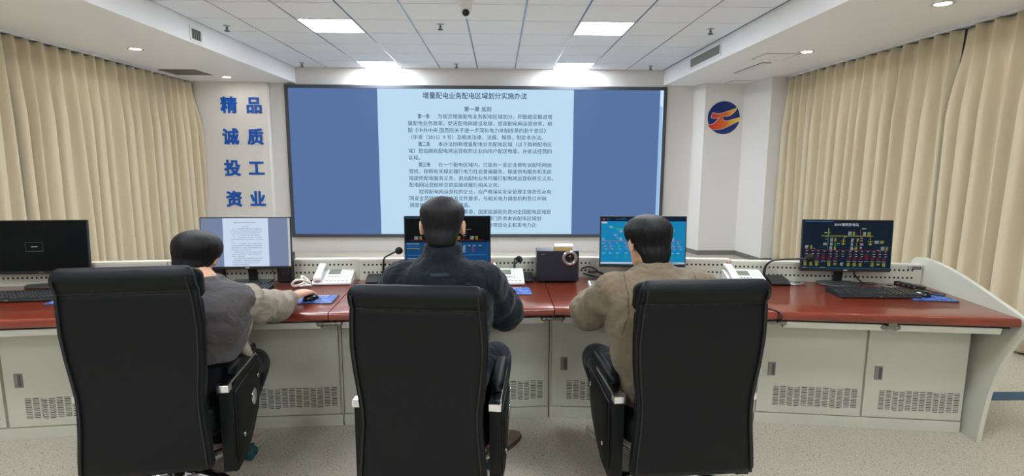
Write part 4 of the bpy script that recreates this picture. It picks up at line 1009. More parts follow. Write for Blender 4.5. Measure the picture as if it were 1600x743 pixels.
# height: y of the rear face, half width
BACK = [(.255, -.325, .257), (.36, -.324, .250), (.46, -.322, .241), (.53, -.321, .237), (.59, -.321, .238), (.66, -.323, .246), (.74, -.328, .255), (.84, -.335, .261), (.93, -.343, .257), (1.0, -.349, .251), (1.09, -.354, .249)]
def make_chair():
    t = thing('executive_chair', (0, 0, 0), '', 'chair')
    # rear shell
    rings = []; zs = [.27+.0075*k for k in range(0, 108)]+[1.076, 1.080, 1.083, 1.0845]
    for z in zs:
        ry, hw = lerp_tab(BACK, z); th = .050
        if z < .295: k = (z-.27)/.025; th *= .55+.45*math.sqrt(k); hw -= .014*(1-math.sqrt(k)); ry += .012*(1-k)
        sm = 0.0
        if abs(z-.992) < .012: sm = .007*(1-abs(z-.992)/.012)       # seam under the head roll
        bulge = .018*math.sin(PI*min(1, max(0, (z-.992)/.11))) if z > .992 else .0
        if z > 1.04:
            k = (z-1.04)/.045; k = min(1, k); q = math.sqrt(max(0, 1-k*k)); th2 = th*(.28+.72*q); ry2 = ry+(th-th2)*.9*.5+.0; hw -= .030*(1-q)
            ry = ry2; th = th2
        rings.append(ring_rr(0, ry-bulge+sm+th/2, z, hw, th/2, 40, 5.0))
    b = MB(); b.loft(rings, 'leather'); bk = b.build('backrest', t)
    # piping round the rear face
    b = MB()
    for s in (-1, 1):
        path = []
        for k in range(60):
            z = .285+k*(.76/59); ry, hw = lerp_tab(BACK, z)
            bulge = .018*math.sin(PI*min(1, max(0, (z-.992)/.11))) if z > .992 else 0
            path.append(V(s*(hw-.020), ry-bulge-.0015, z))
        b.tube(path, .0042, 'leather_pipe', 8)
    path = [V(-.232+.464*k/30, lerp_tab(BACK, .992)[0]+.0065, .992+.002*math.sin(k*1.7)) for k in range(31)]
    b.tube(path, .003, 'leather_pipe', 6); b.build('piping', bk)
    # front cushion with head roll
    rings = []
    for k in range(70):
        f = k/69; z = .47+f*.598; ry, hw = lerp_tab(BACK, z); y0 = ry+.046
        th = .062+.012*math.sin(f*PI*3)
        hw2 = hw-.012
        if z > .95: th = .08+.02*math.sin(PI*min(1, (z-.95)/.14)); hw2 = hw-.002
        if z > 1.03: q = math.sqrt(max(0, 1-((z-1.03)/.0385)**2)); th *= .25+.75*q; hw2 -= .03*(1-q)
        if z < .50: th *= .6+.4*(z-.47)/.03
        if abs(z-.95) < .012: th -= .014*(1-abs(z-.95)/.012); hw2 -= .006
        if abs(z-.70) < .010: th -= .008
        rings.append(ring_rr(0, y0+th/2-.006, z, hw2, th/2, 40, 3.4))
    b = MB(); b.loft(rings, 'leather'); b.build('back_cushion', t)
    # seat
    rings = []
    for k, (z, sc) in enumerate([(.345, .90), (.35, .96), (.37, .985), (.40, 1.0), (.425, 1.0), (.45, .985), (.468, .94), (.478, .84), (.482, .6), (.483, .2)]):
        rings.append(ring_rr(0, .03, z, .255*sc, .275*sc, 40, 4.0, .02))
    b = MB(); b.loft(rings, 'leather'); b.build('seat', t)
    MB().box((-.16, -.20, .305), (.16, .16, .35), 'black').build('seat_plate', t, bevel=.01)
    # closed arms: padded panel, chrome rail, arm pad
    for s in (-1, 1):
        prof = [(-.285, .575), (-.20, .590), (.0, .592), (.10, .590), (.135, .575), (.150, .535), (.152, .46), (.138, .40), (.09, .33), (.00, .265), (-.10, .215), (-.24, .205), (-.285, .225)]
        b = MB(); b.prism(prof, lambda u, p, q: V(u, p, q), *sorted((s*.262, s*.308)), 'leather')
        arm = b.build('armrest', t, bevel=.014, seg=3)
        # inset upholstered field with piping on the outer face
        inner = [(-.235, .548), (-.02, .562), (.085, .555), (.115, .51), (.112, .44), (.06, .365), (-.03, .29), (-.12, .245), (-.225, .24), (-.245, .27)]
        cx = sum(p for p, q in inner)/len(inner); cz = sum(q for p, q in inner)/len(inner)
        rings = []
        for o, kk in ((.302, 1.0), (.314, .97), (.319, .86), (.321, .5), (.3215, .05)):
            rings.append([V(s*o, cx+(p-cx)*kk, cz+(q-cz)*kk) for p, q in inner])
        b = MB(); b.loft(rings, 'leather'); b.build('side_pad', arm, bevel=.002)
        b = MB(); path = [V(s*.311, p, q) for p, q in inner+inner[:1]]
        b.tube(path, .0035, 'leather_pipe', 6); b.build('arm_piping', arm)
        b = MB()
        for y, z in ((-.17, .33), (.075, .50)):
            b = MB(); b.lathe([(0, 0), (.011, 0), (.011, .004), (.006, .006), (0, .006)], V(s*.3195, y, z), 'chrome', 18, X=Matrix.Rotation(s*PI/2, 4, 'Y')); b.build('stud', arm)
        b = MB(); c0 = V(s*.3205, -.015, .435)
        b.lathe([(.030, 0), (.036, .002), (.038, .005), (.034, .006), (.030, .003)], c0, 'chrome', 32, X=Matrix.Rotation(s*PI/2, 4, 'Y'))
        for q in (-.016, 0, .016): b.box((min(s*.321, s*.3245), c0.y+q-.0025, c0.z-.026+abs(q)*.4), (max(s*.321, s*.3245), c0.y+q+.0025, c0.z+.026-abs(q)*.4), 'chrome')
        b.box((min(s*.321, s*.3245), c0.y-.024, c0.z-.002), (max(s*.321, s*.3245), c0.y+.024, c0.z+.002), 'chrome')
        if s > 0: b.build('emblem', arm)
        b = MB(); xa, xb = sorted((s*.259, s*.311))
        b.box((xa, -.305, .574), (xb, -.262, .606), 'chrome')
        b.box((xa+.004, -.262, .592), (xb-.004, .105, .604), 'chrome')
        b.hexa([V(xa+.004, .105, .592), V(xb-.004, .105, .592), V(xb-.004, .158, .535), V(xa+.004, .158, .535), V(xa+.004, .108, .604), V(xb-.004, .108, .604), V(xb-.004, .170, .537), V(xa+.004, .170, .537)], 'chrome')
        b.hexa([V(xa+.012, .146, .43), V(xb-.012, .146, .43), V(xb-.012, .156, .43), V(xa+.012, .156, .43), V(xa+.004, .156, .538), V(xb-.004, .156, .538), V(xb-.004, .169, .538), V(xa+.004, .169, .538)], 'chrome')
        b.build('chrome_rail', arm, bevel=.003)
        rings = []
        for k in range(26):
            f = k/25; y = -.205+f*.345;  e = min(f, 1-f)/.10; e = math.sqrt(max(0.02, 1-(1-min(1, e))**2))
            zc = .630-.018*max(0, (f-.82)/.18)**2; hh = .026*e*(1+.18*math.sin(f*PI)); 
            rings.append([V(s*.283+.027*e*math.copysign(abs(math.cos(a))**.7, math.cos(a)), y, zc+hh*math.copysign(abs(math.sin(a))**.8, math.sin(a))) for a in [2*PI*i/20 for i in range(20)]])
        b = MB(); b.loft(rings, 'leather'); b.build('arm_pad', arm)
        for q in [arm]+list(arm.children): q.data.transform(Matrix.Translation(V(-s*.011, .085, -.035)))
    # gas column and five-star base
    b = MB(); b.lathe([(0, .10), (.036, .10), (.036, .20), (.026, .205), (.026, .31), (0, .31)], (0, 0, 0), 'black', 24); b.build('gas_column', t)
    b = MB(); b.lathe([(0, .085), (.05, .085), (.054, .10), (.05, .125), (.035, .13), (0, .13)], (0, 0, 0), 'chrome', 24); b.build('base_hub', t)
    for k in range(5):
        a = math.radians(72*k+48); R_ = Matrix.Rotation(a, 4, 'Z'); rings = []
        for f, hw, z, hh in ((.03, .030, .108, .018), (.12, .027, .112, .017), (.22, .022, .104, .015), (.29, .018, .088, .013), (.325, .015, .074, .012)):
            rings.append([R_ @ V(f, hw*math.copysign(abs(math.cos(q))**.6, math.cos(q)), z+hh*math.copysign(abs(math.sin(q))**.6, math.sin(q))) for q in [2*PI*i/14 for i in range(14)]])
        b = MB(); b.loft(rings, 'chrome'); b.build('base_arm', t)
        b = MB(); X = R_ @ Matrix.Translation(V(.325, 0, 0)) @ Matrix.Rotation(math.radians(35+k*40), 4, 'Z')
        for sgn in (-1, 1):
            o = sorted((sgn*.006, sgn*.030)); b.lathe([(0, o[0]), (.026, o[0]), (.029, o[0]+.004), (.029, o[1]-.004), (.026, o[1]), (0, o[1])], X @ V(.015, 0, .029), 'teal', 20, 'X', X=X.to_3x3())
        b.tube([X @ V(0, 0, .04), X @ V(0, 0, .074)], .008, 'chrome', 8)
        rings = []
        for k2 in range(7):
            q = PI*k2/6; rings.append([X @ V(u, 0, 0)+X.to_3x3() @ V(.015+.034*math.cos(q), 0, 0)+V(0, 0, .029+.034*math.sin(q)*1.0+h) for u, h in ((0, 0), (0, .004))])
        b.box((-.012, -.010, .058), (.045, .010, .066), 'teal', X)
        b.build('caster', t)
    return t
CHAIRS = [((-1.425, 2.30, 0), 9, 'black leather executive chair at the left, its right arm showing a round chrome emblem'),
          ((-.268, 2.24, 0), -5, 'black leather executive chair behind the person in the navy jacket'),
          ((.757, 2.28, 0), 3, 'black leather executive chair behind the person in the tan jacket')]
proto = make_chair()
for i, (loc, yaw, lab) in enumerate(CHAIRS):
    o = proto if i == 0 else copy_tree(proto)
    o.location = loc; o.rotation_euler = (0, 0, math.radians(yaw)); o.scale = ((.95, 1, 1.027), (1, 1, .975), (1, 1, .985))[i]; tag(o, lab, 'chair', 'black executive chairs')

# ------------------------------------------------------------------ people
def smooth_path(pts, n=6):
    pts = [tuple(p) for p in pts]; out = []
    def cr(a, b_, c, d, f): return .5*((2*b_)+(c-a)*f+(2*a-5*b_+4*c-d)*f*f+(3*b_-a-3*c+d)*f**3)
    for i in range(len(pts)-1):
        p0, p1, p2, p3 = pts[max(i-1, 0)], pts[i], pts[i+1], pts[min(i+2, len(pts)-1)]
        for k in range(n): out.append(tuple(cr(a, b_, c, d, k/n) for a, b_, c, d in zip(p0, p1, p2, p3)))
    out.append(pts[-1]); return out
def limb(b, pts, mt, n=20, wr=0.0, seed=0, wfreq=60):
    """pts: (x, y, z, r); a round tapering limb, optionally with cloth wrinkles running round it"""
    sp = smooth_path(pts, 10); rnd = random.Random(seed); path = [V(*p[:3]) for p in sp]; m_ = len(path)
    L = [0]
    for i in range(1, m_): L.append(L[-1]+(path[i]-path[i-1]).length)
    up = None; rings = []
    ph = [rnd.uniform(0, 6.28) for _ in range(6)]
    for i, p in enumerate(path):
        t_ = (path[min(i+1, m_-1)]-path[max(i-1, 0)]).normalized()
        if up is None:
            up = t_.cross(V(0, 0, 1));
            if up.length < 1e-3: up = V(1, 0, 0)
        up = (up-t_*up.dot(t_)).normalized(); bi = t_.cross(up); r = max(sp[i][3], .002)
        ring = []
        for k in range(n):
            a = 2*PI*k/n; rr_ = r
            if wr:
                s_ = L[i]
                rr_ += wr*(math.sin(s_*wfreq+1.6*math.sin(a+ph[0])+ph[1])*.6*(.5+.5*math.sin(a*1+ph[2])) + .45*math.sin(s_*wfreq*.57+2*math.sin(a+ph[3])+ph[4]))
            ring.append(p+up*math.cos(a)*rr_+bi*math.sin(a)*rr_)
        rings.append(ring)
    for end, idx in ((0, 0), (1, -1)):
        t_ = (path[1]-path[0]).normalized()*-1 if end == 0 else (path[-1]-path[-2]).normalized()
        r = sp[idx][3]; base = rings[idx]; c = path[idx]
        ex = [[c+t_*r*q2+(x-c)*q1 for x in base] for q1, q2 in ((.9, .42), (.65, .75), (.25, .95))]
        rings = (ex[::-1]+rings) if end == 0 else (rings+ex)
    b.loft(rings, mt); return b
def torso(b, rows, mt, n=36, e=2.4, wr=0.0, seed=0):
    """rows: (z, cx, cy, half width, half depth)"""
    sp = smooth_path(rows, 7); rnd = random.Random(seed); ph = [rnd.uniform(0, 6.28) for _ in range(8)]
    rings = []
    for z, cx, cy, hw, hd in sp:
        ring = []
        for k in range(n):
            a = 2*PI*k/n; c, s_ = math.cos(a), math.sin(a); w_ = 0
            if wr: w_ = wr*(math.sin(z*46+2.1*math.sin(a*2+ph[0])+ph[1])*.55+math.sin(z*27+a*3+ph[2])*.5+math.sin(z*13-a*2+ph[3])*.6)
            ring.append(V(cx+(hw+w_)*math.copysign(abs(c)**(2/e), c), cy+(hd+w_)*math.copysign(abs(s_)**(2/e), s_), z))
        rings.append(ring)
    b.loft(rings, mt); return b
def remesh(o, vox, it=4, fac=.5):
    r = o.modifiers.new('remesh', 'REMESH'); r.mode = 'VOXEL'; r.voxel_size = vox; r.use_smooth_shade = True
    s_ = o.modifiers.new('smooth', 'SMOOTH'); s_.iterations = it; s_.factor = fac
    return o
tex = bpy.data.textures.new('folds', 'CLOUDS'); tex.noise_scale = .09; tex.noise_depth = 2
def folds(o, k):
    d = o.modifiers.new('folds', 'DISPLACE'); d.texture = tex; d.strength = k; d.mid_level = .5; d.texture_coords = 'GLOBAL'
    return o

HEAD = [(.0, .022, .060, .020), (.012, .036, .052, .036), (.035, .050, .034, .058), (.06, .058, .018, .075), (.09, .066, .008, .086), (.12, .0725, .002, .094), (.15, .0765, -.002, .098), (.175, .0755, -.005, .096), (.197, .067, -.006, .086), (.215, .050, -.006, .066), (.226, .030, -.006, .040), (.230, .010, -.006, .014)]
def head_at(z):
    return lerp_tab(HEAD, z)
def head_pt(z, a, off=0.0):
    w_, yc, d = head_at(z); c, s_ = math.cos(a), math.sin(a); e = 2/2.25
    w_ += off; d += off
    return V(w_*math.copysign(abs(c)**e, c), yc+d*math.copysign(abs(s_)**e, s_), z)
def add_head(b, H, mt):
    zs = [.0, .006, .012, .022, .035, .048, .06, .075, .09, .105, .12, .135, .15, .163, .175, .187, .197, .207, .215, .221, .226, .2285, .230]
    b.loft([[H @ head_pt(z, 2*PI*k/32) for k in range(32)] for z in zs], mt)
    # nose, brow, lips, eyes in the face (+y)
    rings = []
    for z, w_, y in ((.118, .008, .096), (.105, .010, .103), (.09, .013, .112), (.079, .017, .113), (.072, .012, .100)):
        rings.append([H @ V(w_*math.cos(2*PI*k/12), y-.012+.014*math.sin(2*PI*k/12), z) for k in range(12)])
    b.loft(rings, mt)
    for s in (-1, 1):
        limb(b, [tuple(H @ V(s*.012, .090, .128))+(.006,), tuple(H @ V(s*.03, .092, .132))+(.007,), tuple(H @ V(s*.05, .074, .127))+(.005,)], mt, 10)
        limb(b, [tuple(H @ V(s*.024, .086, .116))+(.009,), tuple(H @ V(s*.040, .079, .116))+(.008,)], mt, 10)
        # ear
        c = H @ V(s*.0745, -.006, .108); rings = []
        ux, uy, uz = (H.to_3x3() @ V(s, -.35, 0)).normalized(), (H.to_3x3() @ V(s*.35, 1, 0)).normalized(), (H.to_3x3() @ V(0, -.15, 1)).normalized()
        for o, k in ((-.006, .75), (.004, .9), (.011, 1.0), (.016, .98), (.018, .85)):
            rings.append([c+ux*o+uy*.018*k*math.cos(q)*(1.1 if math.sin(q) > 0 else .8)+uz*.032*k*math.sin(q) for q in [2*PI*i/18 for i in range(15)]])
        b.loft(rings, mt)
    limb(b, [tuple(H @ V(-.020, .084, .052))+(.005,), tuple(H @ V(0, .094, .053))+(.008,), tuple(H @ V(.020, .084, .052))+(.005,)], mt, 10)
    limb(b, [tuple(H @ V(-.016, .083, .044))+(.005,), tuple(H @ V(0, .092, .043))+(.008,), tuple(H @ V(.016, .083, .044))+(.005,)], mt, 10)
def hair_pt(z, a, off):
    p = head_pt(z, a, off)
    if z < .115 and math.sin(a) < .2:                      # nape: the hair lies on the neck, not on the jaw line
        k = min(1, (.115-z)/.04); c, s_ = math.cos(a), math.sin(a)
        w0 = lerp_tab([(-.06, .048), (.0, .053), (.05, .059), (.08, .067), (.115, .072)], z)[0]
        q = V((w0+off)*c, -.035+(.058+off)*s_ if s_ < 0 else -.035+(.10+off)*s_, z)
        p = p.lerp(q, k*min(1, (.2-math.sin(a))/.4))
    return p
def hair_piece(H, name, parent, mt, nape, ear, brow, thick, top, seed=0, rough=.002, crown=None):
    rnd = random.Random(seed); N = 120; rows = 22; b = MB()
    def low(a):
        s_ = math.sin(a)                                   # +1 = face, -1 = nape
        if s_ < 0:
            k = min(1, -s_/.42); k = k*k*(3-2*k); return ear+(nape-ear)*k
        k = min(1, s_/.6); k = k*k*(3-2*k); return ear+(brow-ear)*k
    out, inn = [], []
    jig = [rnd.uniform(-1, 1) for _ in range(N)]
    for r in range(rows):
        f = r/(rows-1); ro, ri = [], []
        for k in range(N):
            a = 2*PI*k/N; z0 = low(a)+.0014*jig[k]; z = z0+(.2298-z0)*(f**.85)
            g = min(1, (z-z0)/.05); th = thick(a, z)*(.35+.65*math.sqrt(max(0, g)))
            th += rough*(math.sin(k*2.1+seed+3*math.sin(f*4+k*.31))+.7*math.sin(k*.83+5*f+seed))*min(1, f*4+.25)*(1-f)
            p = hair_pt(z, a, th*(1-f**6)); p.z += top*f**2.2
            ro.append(H @ p); q = hair_pt(min(z, .222), a, -.010); ri.append(H @ q)
        out.append(ro); inn.append(ri)
    b.loft(inn[::-1]+out, mt)
    o = b.build(name, parent); return o
def add_hand(b, wrist, direction, palm_up, mt, side, curl=.5, spread=1.0, scale=1.0):
    """wrist point, forward direction, normal of the back of the hand, side=+1 right / -1 left"""
    f = Vector(direction).normalized(); up = Vector(palm_up); up = (up-f*up.dot(f)).normalized(); rgt = f.cross(up)   # to the hand's right
    th = -rgt*side                                          # thumb side points to the body's middle
    P_ = lambda a, u, h: Vector(wrist)+(f*a+th*u+up*h)*scale
    rings = []
    for a, hw, hh, h in ((-.025, .024, .019, 0), (.0, .026, .018, 0), (.025, .034, .017, .002), (.055, .041, .016, .004), (.08, .042, .014, .004), (.094, .038, .011, .002)):
        rings.append([P_(a, hw*math.copysign(abs(math.cos(q))**.75, math.cos(q)), h+hh*math.copysign(abs(math.sin(q))**.75, math.sin(q))) for q in [2*PI*i/18 for i in range(15)]])
    b.loft(rings, mt)
    for u, L, r, sp in ((.030, .070, .0088, .10), (.010, .079, .0092, .03), (-.010, .073, .0088, -.04), (-.029, .057, .0078, -.13)):
        sp *= spread; c = curl; a0 = .082; pts = []; ang = .12; x, h, uu = a0, .003, u
        pts.append((x-.02, uu, h, r*1.1)); pts.append((x, uu, h+.002, r*1.12))
        for seg, fr in enumerate((.46, .30, .24)):
            ang += c*(.55, .75, .5)[seg]; x += L*fr*math.cos(ang); h -= L*fr*math.sin(ang); uu += L*fr*sp; pts.append((x, uu, h, r*(1.0, .93, .80)[seg]))
        limb(b, [tuple(P_(p[0], p[1], p[2]))+(p[3]*scale,) for p in pts], mt, 12)
    limb(b, [tuple(P_(.012, .022, -.004))+(.014*scale,), tuple(P_(.035, .042, -.010))+(.0125*scale,), tuple(P_(.060, .055, -.018))+(.0105*scale,), tuple(P_(.082, .056, -.024))+(.0088*scale,)], mt, 12)

def shoe(name, parent, heel, yaw, mt, roll=0.0, pitch=0.0):
    X = Matrix.Translation(Vector(heel)) @ Matrix.Rotation(yaw, 4, 'Z') @ Matrix.Rotation(pitch, 4, 'X')
    b = MB(); rings = []
    for y, hw, top_, bot in ((-.012, .022, .050, .014), (0, .033, .072, .012), (.03, .038, .086, .012), (.07, .037, .088, .012), (.11, .041, .074, .012), (.16, .048, .058, .012), (.21, .049, .048, .012), (.25, .041, .040, .013), (.272, .024, .030, .016), (.28, .008, .024, .018)):
        rings.append([X @ V(hw*math.copysign(abs(math.cos(q))**.8, math.cos(q)), y, (top_+bot)/2+(top_-bot)/2*math.copysign(abs(math.sin(q))**.85, math.sin(q))) for q in [2*PI*i/20 for i in range(20)]])
    b.loft(rings, mt); o = b.build(name, parent)
    b = MB(); rings = []
    for y, hw in ((-.018, .018), (-.008, .034), (.03, .041), (.09, .040), (.16, .051), (.21, .052), (.255, .043), (.282, .022), (.288, .010)):
        rings.append([X @ V(hw*math.copysign(abs(math.cos(q))**.7, math.cos(q)), y, .010+.010*math.copysign(abs(math.sin(q))**.5, math.sin(q))) for q in [2*PI*i/16 for i in range(16)]])
    b.loft(rings, 'sole' if mt == 'shoe_brown' else 'shoe_white'); b.build('shoe_sole', o)
    return o

def cling(o, target, off):
    s_ = o.modifiers.new('cling', 'SHRINKWRAP'); s_.target = target; s_.wrap_method = 'NEAREST_SURFACEPOINT'; s_.wrap_mode = 'ABOVE_SURFACE'; s_.offset = off
    return o
M['tan_seam'] = fabric('tan_seam', rgb(92, 80, 64))
def person(loc, lab, cfg):
    t = thing('person', loc, lab, 'person')
    J = cfg
    H = Matrix.Translation(V(*J['chin'])) @ Matrix.Rotation(J.get('hyaw', 0), 4, 'Z') @ Matrix.Rotation(J.get('hroll', 0), 4, 'Y') @ Matrix.Rotation(J.get('hpitch', 0), 4, 'X') @ Matrix.Scale(J.get('hs', 1), 4)
    b = MB(); add_head(b, H, 'skin')
    nb = V(*J['neck']); hc = H @ V(0, -.035, .07)
    limb(b, [tuple(nb-V(0, .01, .05))+(.070,), tuple(nb)+(.060,), tuple(nb.lerp(hc, .5))+(.056,), tuple(hc)+(.058,)], 'skin', 24)
    rows = J['torso']
    torso(b, [(z, x, y, hw-.035, hd-.03) for z, x, y, hw, hd in rows], 'skin')
    for sd in ('r', 'l'):
        s = 1 if sd == 'r' else -1
        sh, el, wr_, hd = (V(*J[k+sd]) for k in ('sh', 'el', 'wr', 'hand'))
        limb(b, [tuple(sh)+(.048,), tuple(sh.lerp(el, .5))+(.043,), tuple(el)+(.038,), tuple(el.lerp(wr_, .35))+(.038,), tuple(wr_)+(.026,), tuple(wr_.lerp(hd, .3))+(.024,)], 'skin', 20)
        add_hand(b, wr_.lerp(hd, .28), hd-wr_, V(*J.get('palm'+sd, (0, -.1, 1))), 'skin', s, J.get('curl'+sd, .35), 1.0, J.get('hsz', 1.0))
        hp, kn, an = (V(*J[k+sd]) for k in ('hip', 'kn', 'an'))
        limb(b, [tuple(hp)+(.070,), tuple(hp.lerp(kn, .5))+(.064,), tuple(kn)+(.050,), tuple(kn.lerp(an, .35))+(.050,), tuple(an)+(.034,)], 'skin', 20)
        ft = V(*J['toe'+sd]); limb(b, [tuple(an)+(.034,), tuple(an+V(0, 0, -.045))+(.032,), tuple(an.lerp(ft, .6)+V(0, 0, -.02))+(.028,), tuple(ft)+(.018,)], 'skin', 16)
    body = b.build('body', t); remesh(body, .0042, 3)
    # trousers
    b = MB(); rt_ = J.get('waist', J['torso'][0])
    torso(b, [(rt_[0]-.02, rt_[1], rt_[2], rt_[3]-.03, rt_[4]-.02), (rt_[0]+.05, rt_[1], rt_[2], rt_[3]-.008, rt_[4]-.004), (rt_[0]+.13, rt_[1], rt_[2]-.005, rt_[3]-.016, rt_[4]-.012), (rt_[0]+.16, rt_[1], rt_[2]-.005, rt_[3]-.02, rt_[4]-.016)], J['trouser'])
    for sd in ('r', 'l'):
        hp, kn, an = (V(*J[k+sd]) for k in ('hip', 'kn', 'an'))
        limb(b, [tuple(hp)+(.088,), tuple(hp.lerp(kn, .5))+(.082,), tuple(kn)+(.066,), tuple(kn.lerp(an, .3))+(.064,), tuple(an.lerp(kn, .15))+(.054,), tuple(an)+(.052,)], J['trouser'], 24, .003, 7, 40)
    tr = b.build('trousers', t); remesh(tr, .007, 4)
    shoe('shoe', t, V(J['anr'][0], J['anr'][1], 0)-V(0, .0, 0)+V(*J.get('heelr', (0, -.05, 0))), J.get('fyr', 0), J['shoe'])
    shoe('shoe', t, V(J['anl'][0], J['anl'][1], 0)+V(*J.get('heell', (0, -.05, 0))), J.get('fyl', 0), J['shoe'])
    # jacket or sweatshirt
    split = J.get('sleeve_mat')
    b = MB(); torso(b, rows, J['top'], 40, 2.5, J.get('wr', .003), J.get('seed', 1))
    sleeves = []
    for sd in ('r', 'l'):
        sh, el, wr_ = (V(*J[k+sd]) for k in ('sh', 'el', 'wr'))
        R_ = J['sl']
        bb = MB() if split else b
        pts = [tuple(sh)+(R_[0],), tuple(sh.lerp(el, .35))+(R_[1],), tuple(sh.lerp(el, .75))+(R_[2],), tuple(el)+(R_[3],), tuple(el.lerp(wr_, .3))+(R_[4],), tuple(el.lerp(wr_, .65))+(R_[5],), tuple(el.lerp(wr_, .9))+(R_[6],), tuple(wr_)+(R_[7],)]
        limb(bb, pts, split or J['top'], 32, J.get('swr', .006), 3 if sd == 'r' else 5, J.get('swf', 62))
        if split: sleeves.append(bb)
        else:
            limb(b, [tuple(V(rows[-2][1], rows[-2][2], sh.z+.0))+(.075,), tuple(V(rows[-2][1], rows[-2][2], sh.z+.01).lerp(sh, .6))+(R_[0]*.98,), tuple(sh)+(R_[0],)], J['top'], 24)
    if split:
        for sd in ('r', 'l'):
            sh = V(*J['sh'+sd]); limb(b, [tuple(V(rows[-2][1], rows[-2][2], sh.z+.0))+(.07,), tuple(V(rows[-2][1], rows[-2][2], sh.z+.01).lerp(sh, .6))+(J['sl'][0]*.98,), tuple(sh)+(J['sl'][0]*1.01,)], J['top'], 24)
    ck = J.get('collar')
    if ck == 'stand':
        rings = []
        c0 = nb+V(0, -.004, 0)
        for h, r, dy in ((-.03, .098, -.002), (.0, .089, .0), (.03, .083, .006), (.062, .080, .014), (.070, .076, .016)):
            rings.append([c0+V(r*1.02*math.cos(2*PI*k/32), dy+r*.93*math.sin(2*PI*k/32), h+J.get('ch', 0)) for k in range(32)])
        b.loft(rings, J['top'])
    elif ck:
        rings = []
        for h, r, dy in ((-.03, .090, -.002), (.0, .080, .0), (.03, .073, .006), (.040, .070, .010), (.043, .066, .010)):
            rings.append([nb+V(r*1.02*math.cos(2*PI*k/32), dy+r*.95*math.sin(2*PI*k/32), h) for k in range(32)])
        b.loft(rings, J['top'])
    top = b.build(J['topname'], t); remesh(top, .0062, 4); folds(top, J.get('fold', .016))
    for bb in sleeves:
        o = bb.build('sleeve', top); remesh(o, .006, 3); folds(o, J.get('fold', .016)*1.1)
    return t, top, H

# person in the navy jacket (middle chair)
t, top, H = person((-.235, 2.22, 0), 'person in a dark navy jacket seen from behind, seated in the middle chair', dict(
    chin=(-.232, 2.215, 1.118), hpitch=-.10, hs=1.02, neck=(-.232, 2.195, 1.085), hroll=.0,
    torso=[(.46, -.24, 2.235, .185, .13), (.60, -.24, 2.22, .195, .135), (.75, -.24, 2.20, .200, .135), (.88, -.237, 2.19, .215, .135), (.97, -.234, 2.185, .22, .125), (1.045, -.232, 2.185, .20, .105), (1.09, -.232, 2.19, .12, .085), (1.115, -.232, 2.192, .08, .072)],
    shr=(-.062, 2.195, 1.005), elr=(.030, 2.40, .815), wrr=(-.05, 2.72, .795), handr=(-.10, 2.90, .775),
    shl=(-.40, 2.195, 1.005), ell=(-.50, 2.40, .815), wrl=(-.42, 2.72, .795), handl=(-.38, 2.90, .775),
    hipr=(-.14, 2.25, .55), knr=(.0, 2.57, .545), anr=(-.03, 2.585, .11), toer=(.05, 2.74, .035), fyr=-.5, heelr=(.0, -.03, 0),
    hipl=(-.34, 2.25, .55), knl=(-.44, 2.58, .545), anl=(-.44, 2.62, .11), toel=(-.46, 2.80, .035), fyl=.1,
    sl=(.088, .086, .084, .086, .080, .068, .056, .050), top='navy', topname='jacket', trouser='trouser_navy', shoe='shoe_brown', collar='stand', ch=.012, swr=.006, fold=.022))
hair_piece(H, 'hair', t, 'hair_grey', .036, .112, .190, lambda a, z: .003+.013*min(1, max(0, (z-.05)/.13)), .006, 3, .0012)
# the small grey tag on the back follows the cloth just under the collar
tagp = MB(); [tagp.box((-.0375+.005*i, -.003, -.0065), (-.0325+.005*i, .003, .0065), 'navy_tag', Matrix.Translation(V(-.228, 2.075, 1.062))) for i in range(15)]; cling(tagp.build('back_tag', top), top, .003)

# person in the tan jacket (right chair)
t, top, H = person((.68, 2.22, 0), 'person in a tan suede jacket seen from behind, seated in the right chair', dict(
    chin=(.655, 2.275, 1.040), hpitch=-.16, hyaw=.28, neck=(.668, 2.225, 1.035), hs=1.0,
    torso=[(.44, .695, 2.24, .155, .13), (.56, .69, 2.23, .168, .135), (.72, .672, 2.215, .195, .14), (.86, .668, 2.20, .215, .138), (.94, .67, 2.20, .215, .128), (1.0, .67, 2.205, .185, .108), (1.035, .67, 2.215, .115, .088), (1.06, .67, 2.22, .082, .074)],
    shr=(.855, 2.21, .955), elr=(.945, 2.42, .80), wrr=(.86, 2.74, .79), handr=(.80, 2.92, .775),
    shl=(.495, 2.21, .955), ell=(.425, 2.43, .805), wrl=(.50, 2.76, .79), handl=(.555, 2.93, .775),
    hipr=(.775, 2.25, .545), knr=(.87, 2.58, .54), anr=(.88, 2.62, .11), toer=(.90, 2.80, .035), fyr=-.1,
    hipl=(.575, 2.25, .545), knl=(.485, 2.56, .535), anl=(.60, 2.66, .11), toel=(.55, 2.82, .035), fyl=.25,
    sl=(.086, .086, .086, .090, .084, .072, .060, .052), top='tan', topname='jacket', trouser='trouser_black', shoe='shoe_white', collar='low', swr=.007, wr=.005, fold=.026, seed=4))
hair_piece(H, 'hair', t, 'hair', .0, .095, .160, lambda a, z: .009+.013*min(1, max(0, (z-.03)/.13)), .010, 5, .0022)
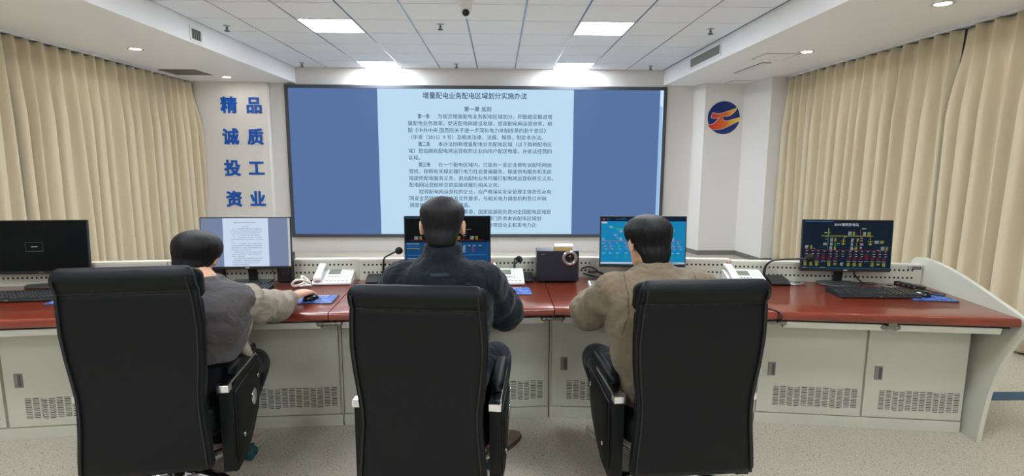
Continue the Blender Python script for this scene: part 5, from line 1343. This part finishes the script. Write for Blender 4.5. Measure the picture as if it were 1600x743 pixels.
# seams of the tan jacket: yoke across the back, armholes, middle of the collar
for nm, pts in (('yoke_seam', [(.53, 2.06, .945), (.60, 2.05, .943), (.67, 2.05, .942), (.74, 2.05, .943), (.81, 2.06, .945)]), ('armhole_seam', [(.525, 2.20, 1.04), (.518, 2.10, 1.0), (.515, 2.07, .94), (.512, 2.07, .87), (.500, 2.10, .80)]), ('armhole_seam', [(.815, 2.20, 1.04), (.822, 2.10, 1.0), (.825, 2.07, .94), (.828, 2.07, .87), (.84, 2.10, .80)])):
    cling(MB().tube([q[:3] for q in smooth_path(pts, 12)], .0028, 'tan_seam', 6).build(nm, top), top, .0012)
# person at the left, in a grey and beige sweatshirt, right arm stretched to the mouse
t, top, H = person((-1.30, 2.31, 0), 'person in a grey and beige sweatshirt reaching for a mouse, seated in the left chair', dict(
    chin=(-1.37, 2.40, .963), hpitch=-.20, hroll=.10, hyaw=.10, neck=(-1.285, 2.345, .955), hs=.97, waist=(.46, -1.33, 2.31, .165, .12),
    torso=[(.64, -1.325, 2.31, .172, .130), (.66, -1.322, 2.31, .176, .134), (.72, -1.31, 2.31, .182, .134), (.80, -1.285, 2.31, .192, .135), (.88, -1.28, 2.315, .192, .125), (.93, -1.28, 2.325, .160, .105), (.965, -1.283, 2.335, .105, .085), (.985, -1.285, 2.34, .078, .072)],
    shr=(-1.15, 2.345, .880), elr=(-1.085, 2.57, .795), wrr=(-1.085, 2.770, .795), handr=(-1.05, 2.96, .782), palmr=(0, -.1, 1), curlr=.30,
    shl=(-1.43, 2.33, .885), ell=(-1.53, 2.55, .80), wrl=(-1.53, 2.84, .795), handl=(-1.53, 3.02, .785),
    hipr=(-1.275, 2.33, .53), knr=(-1.245, 2.68, .475), anr=(-1.33, 2.56, .11), toer=(-1.31, 2.74, .035), fyr=-.1,
    hipl=(-1.43, 2.33, .53), knl=(-1.52, 2.66, .505), anl=(-1.43, 2.62, .11), toel=(-1.45, 2.80, .035), fyl=.1,
    sl=(.080, .079, .077, .074, .064, .052, .043, .037), top='sweat_grey', sleeve_mat='sweat_beige', topname='sweatshirt', trouser='trouser_black', shoe='shoe_white', collar='low', swr=.010, swf=74, wr=.004, fold=.024, seed=9, hsz=1.06))
b = MB(); limb(b, [(-1.118, 2.36, .82, .020), (-1.128, 2.365, .76, .018), (-1.145, 2.365, .70, .016), (-1.140, 2.365, .655, .020), (-1.128, 2.37, .632, .012)], 'sweat_beige', 20, .004, 6, 50)
o = b.build('side_strip', top)
hair_piece(H, 'hair', t, 'hair', -.004, .082, .150, lambda a, z: .004+.022*min(1, max(0, (z-.0)/.12)), .010, 8, .0022)
